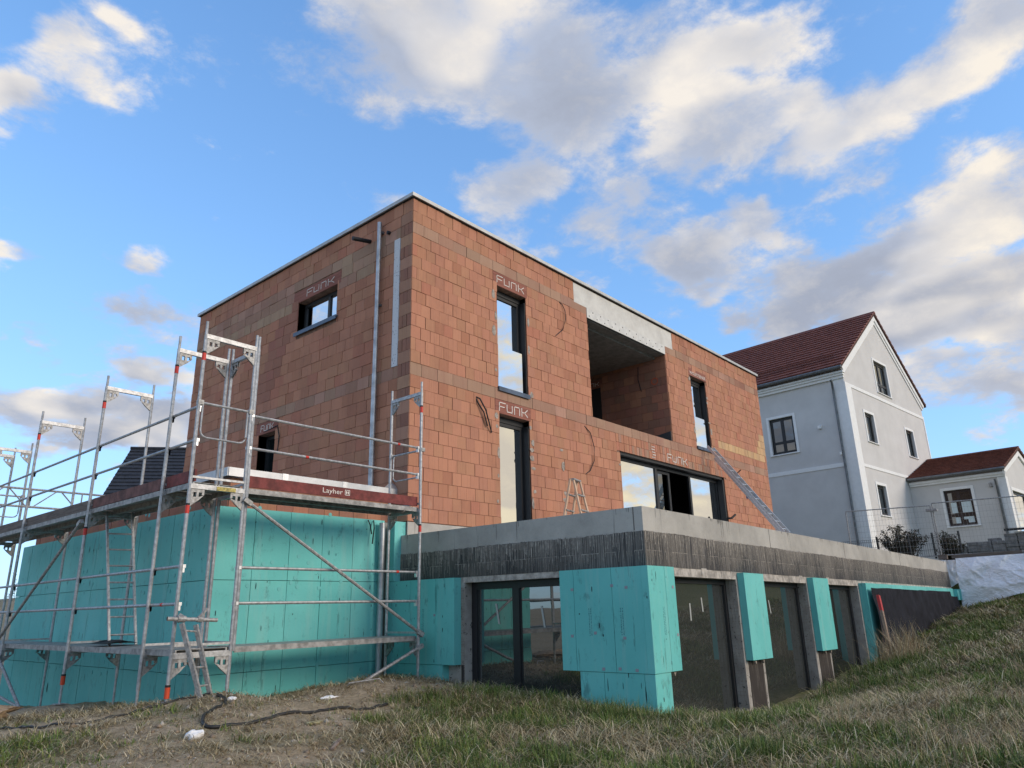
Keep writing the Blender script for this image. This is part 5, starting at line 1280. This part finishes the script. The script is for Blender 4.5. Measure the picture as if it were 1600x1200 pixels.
solo(MB().bar((-4.12,-3.80,gz(-4.12,-3.8)+.02),(-3.96,-3.70,gz(-3.96,-3.7)+.03),.035,.018), 'wood_splinter', PINE, 'pale wood splinter lying in the dry grass', 'wood')
tag(seg_smooth(MB().tube([(-2.05,-1.2,gz(-2.05,-1.2)),(-2.03,-1.22,gz(-2.0,-1.2)+.05),(-1.65,-1.40,gz(-1.65,-1.4)+.05),(-1.6,-1.42,gz(-1.6,-1.42))], .009, 6).build('bent_rod', OLDSTEEL)), 'bent steel rod lying on the earth before the green wall', 'rod')
def cloth(u, v): return (lerp(-4.3,-3.85,u), lerp(1.9,1.25,v)+.1*wob(u,v,5), -1.885+.05*max(0,math.sin(u*PI))*abs(math.sin(v*7))+.02)
o = sheet('black_cloth', 10, 12, cloth, BLACK, 'black cloth lying on the lower scaffold deck by the ladder foot', 'cloth', .003)
crumple('earth_heap', 'small heap of brown soil at the left edge', 'soil heap', -5.95,1.35, .8,.7,.16, M('brown_soil',(.34,.24,.15),1,var=.4,scale=12,bump=.8,bscale=30), 7)

# ------------------------------------------------------------------ grass: real blades, thinned with distance from the path
def blades(name, n, seed, kind):
    rnd = np.random.RandomState(seed)
    cxs = np.concatenate([rnd.uniform(-8.2,3.5,int(n*.72)), rnd.uniform(3.5,18.4,n-int(n*.72))]); cys = np.where(cxs < 3.5, rnd.uniform(-10.8,1.2,n), rnd.uniform(-11.2,-4.9,n))
    dm = dirtmask(cxs, cys); cl = vnoise(cxs*2.6+40, cys*2.6+11); cl2 = vnoise(cxs*.8+9, cys*.8+31)
    inside = (cxs > -.30) & (cys > -5.06) | (cxs > -3.45) & (cys > .2) | (cxs > 17.6) & (cys > -9)
    if kind == 'green': pr = np.clip((cl-.40)*3.4, .08, 1)*np.clip(1.15-1.25*dm, .015, 1)
    else: pr = np.clip((1.05-cl)*1.2, .1, 1)*np.clip(1.1-.7*dm, .22, 1)
    dcam = np.hypot(cxs-CAM[0], cys-CAM[1]); keep = (rnd.rand(n) < pr) & ~inside & (dcam > 1.3)
    cxs, cys, cl, cl2, dm, dcam = (a[keep] for a in (cxs,cys,cl,cl2,dm,dcam)); m = len(cxs)
    per = 9; x = np.repeat(cxs, per)+rnd.normal(0,.035,m*per); y = np.repeat(cys, per)+rnd.normal(0,.035,m*per); z = terrain(x, y)-.012
    N = m*per; CL = np.repeat(cl, per); C2 = np.repeat(cl2, per); DMr = np.repeat(dm, per); far_ = np.repeat(1+np.clip((dcam-9)/9, 0, 1.6), per)
    az = rnd.uniform(0, 2*PI, N); dx_, dy_ = np.cos(az), np.sin(az)
    if kind == 'green': L = rnd.uniform(.05,.14,N)*(.6+1.5*np.clip(CL-.3,0,1))*(1-.5*DMr); lean = rnd.uniform(.15,1.0,N); wd = rnd.uniform(.0024,.0052,N)*far_
    elif kind == 'dry': L = rnd.uniform(.08,.30,N)*(1-.45*DMr); lean = rnd.uniform(.85,1.5,N); wd = rnd.uniform(.0019,.0038,N)*far_
    else: L = rnd.uniform(.25,.6,N); lean = rnd.uniform(.1,.55,N); wd = rnd.uniform(.0013,.0024,N)*far_
    L = L*(1+.25*(far_-1))
    px, py = -dy_*wd, dx_*wd; V = []
    for f, wf in ((0,1),(.45,.85),(.8,.5),(1,0)):
        th = lean*(.5+.9*f) if kind != 'dry' else np.minimum(lean*(.75+.45*f), 1.62)
        hx_ = L*f*np.sin(th); hz = L*f*np.cos(th)+(.012 if kind == 'dry' else 0)
        cx_, cy_, cz = x+dx_*hx_, y+dy_*hx_, z+hz
        if wf: V += [np.stack([cx_-px*wf,cy_-py*wf,cz],1), np.stack([cx_+px*wf,cy_+py*wf,cz],1)]
        else: V += [np.stack([cx_,cy_,cz],1)]
    VV = np.stack(V,1).reshape(-1,3); b = (np.arange(N)*7)[:,None]
    T = np.array([[0,1,3],[0,3,2],[2,3,5],[2,5,4],[4,5,6]]); F = (b[:,:,None]+T[None]).reshape(-1,3)
    if kind == 'green':
        A = np.array([[.10,.16,.03],[.13,.19,.04],[.19,.225,.06],[.065,.115,.024],[.27,.255,.09]])
        q = np.clip(np.floor(rnd.rand(N)*3.2+1.6*(1-C2)), 0, 4).astype(int); c = A[q]*rnd.uniform(.75,1.25,(N,1))
    else:
        A = np.array([[.54,.44,.25],[.47,.37,.20],[.64,.55,.36],[.34,.26,.14],[.20,.15,.08]]); c = A[rnd.randint(0,5,N)]*rnd.uniform(.55,1.15,(N,1))
    return np_mesh(name, VV, F, LEAF, np.repeat(c,7,0), False, 'stuff')
tag(blades('green_grass', 48000, 1, 'green'), 'short green tufts of grass on the slope before the basement windows', 'grass')
tag(blades('dry_grass', 52000, 2, 'dry'), 'matted straw-coloured dead grass over the foreground slope', 'grass')
# taller tufts and seed stalks
def tufts(name, spots, seed, cols, label):
    rnd = np.random.RandomState(seed); VV = []; CC = []
    for (tx,ty,n,L0,spread,wd0) in spots:
        if tx < -.4 and dirtmask(np.array([tx]),np.array([ty]))[0] > .55 and L0 > .12: continue
        x = tx+rnd.normal(0,spread*.35,n); y = ty+rnd.normal(0,spread*.35,n); z = terrain(x,y)-.01; az = rnd.uniform(0,2*PI,n); dx_, dy_ = np.cos(az), np.sin(az)
        L = L0*rnd.uniform(.45,1.1,n); le = rnd.uniform(.08,.85,n); wd = wd0*rnd.uniform(.7,1.3,n); V = []
        for f, wf in ((0,1),(.45,.8),(.8,.5),(1,0)):
            th = le*(.35+.95*f); cx_, cy_, cz = x+dx_*L*f*np.sin(th), y+dy_*L*f*np.sin(th), z+L*f*np.cos(th)
            V += [np.stack([cx_+dy_*wd*wf,cy_-dx_*wd*wf,cz],1), np.stack([cx_-dy_*wd*wf,cy_+dx_*wd*wf,cz],1)] if wf else [np.stack([cx_,cy_,cz],1)]
        VV.append(np.stack(V,1).reshape(-1,3)); c = np.array(cols)[rnd.randint(0,len(cols),n)]*rnd.uniform(.7,1.25,(n,1)); CC.append(np.repeat(c,7,0))
    VV = np.concatenate(VV); N = len(VV)//7; b = (np.arange(N)*7)[:,None]; T = np.array([[0,1,3],[0,3,2],[2,3,5],[2,5,4],[4,5,6]]); F = (b[:,:,None]+T[None]).reshape(-1,3)
    return tag(np_mesh(name, VV, F, LEAF, np.concatenate(CC), False, 'stuff'), label, 'grass')
R = random.Random(4); GREEN = [(.075,.13,.026),(.05,.095,.02),(.12,.165,.04),(.19,.205,.065)]; STRAW = [(.42,.33,.19),(.50,.42,.27),(.32,.25,.14),(.26,.18,.11)]
sp = [(-1.15,-4.9,420,.30,.45,.0028),(-1.9,-2.9,260,.24,.4,.0026),(-.9,-3.1,300,.2,.5,.0026),(-2.6,-7.3,700,.20,.5,.0026),(6.2,-5.8,700,.34,1.0,.005),(4.8,-5.9,300,.22,.8,.0045),(10.5,-6.6,600,.3,1.6,.007),(-2.7,-4.2,260,.16,.5,.0025)]
sp += [(R.uniform(-3.6,3.2), R.uniform(-9.2,-5.4), 170, R.uniform(.11,.22), .32, .0032) for _ in range(70)] + [(R.uniform(-3.4,-.5), R.uniform(-5.4,-1.9), 140, R.uniform(.10,.22), .3, .003) for _ in range(40)]
sp += [(R.uniform(3,15), R.uniform(-9,-5.5), 170, R.uniform(.16,.3), .45, .0045) for _ in range(40)] + [(R.uniform(-7,-3.6), R.uniform(-4.2,-1.4), 60, R.uniform(.05,.1), .3, .002) for _ in range(16)]
tufts('green_tuft', sp, 21, GREEN, 'dark green clumps of longer grass scattered over the slope')
sp = [(7.4,-5.75,260,.85,.6,.004),(6.9,-5.7,160,.7,.5,.0035),(8.1,-5.8,160,.75,.5,.004),(-.75,-1.35,22,.5,.3,.0022),(-2.0,-4.6,26,.42,.5,.0018),(-1.3,-7.6,80,.4,.6,.0018),(-1.9,-8.7,240,.26,.8,.0019),(-1.2,-8.9,200,.28,.8,.0019),(.8,-8.6,160,.28,1.2,.0026),(2.8,-8.2,120,.27,1.2,.0028)]
sp += [(R.uniform(-3,3), R.uniform(-9.2,-5.6), 30, R.uniform(.18,.34), .35, .0017) for _ in range(24)] + [(R.uniform(3,16), R.uniform(-9.4,-5.6), 40, R.uniform(.2,.34), .5, .0035) for _ in range(18)]
tufts('straw_tuft', sp, 22, STRAW, 'tall dry straw stalks standing out of the grass at right')

# clods and pebbles on the bare earth
rnd = np.random.RandomState(9); px_ = rnd.uniform(-7.2,-.4,5200); py_ = rnd.uniform(-6.5,-1.0,5200); kp = (dirtmask(px_,py_) > rnd.rand(5200)*.9+.1) & (np.hypot(px_-CAM[0],py_-CAM[1]) > 3); px_, py_ = px_[kp], py_[kp]
pz_ = terrain(px_,py_); sz = rnd.uniform(.004,.016,len(px_))*(1+1.8*(rnd.rand(len(px_)) < .08))
oc = np.array([(1,0,0),(-1,0,0),(0,1,0),(0,-1,0),(0,0,.7),(0,0,-.6)]); of = np.array([(0,2,4),(2,1,4),(1,3,4),(3,0,4),(2,0,5),(1,2,5),(3,1,5),(0,3,5)])
VV = np.stack([px_,py_,pz_+.002],1)[:,None,:]+oc[None]*sz[:,None,None]*rnd.uniform(.6,1.4,(len(px_),6,3)); FF = (np.arange(len(px_))*6)[:,None,None]+of[None]
tag(np_mesh('pebbles', VV.reshape(-1,3), FF.reshape(-1,3), LEAF, np.repeat(np.array([(.34,.27,.19),(.28,.21,.14),(.42,.38,.32),(.22,.17,.12)])[rnd.randint(0,4,len(px_))],6,0), False, 'stuff'), 'small clods and pebbles scattered over the bare earth', 'pebbles')
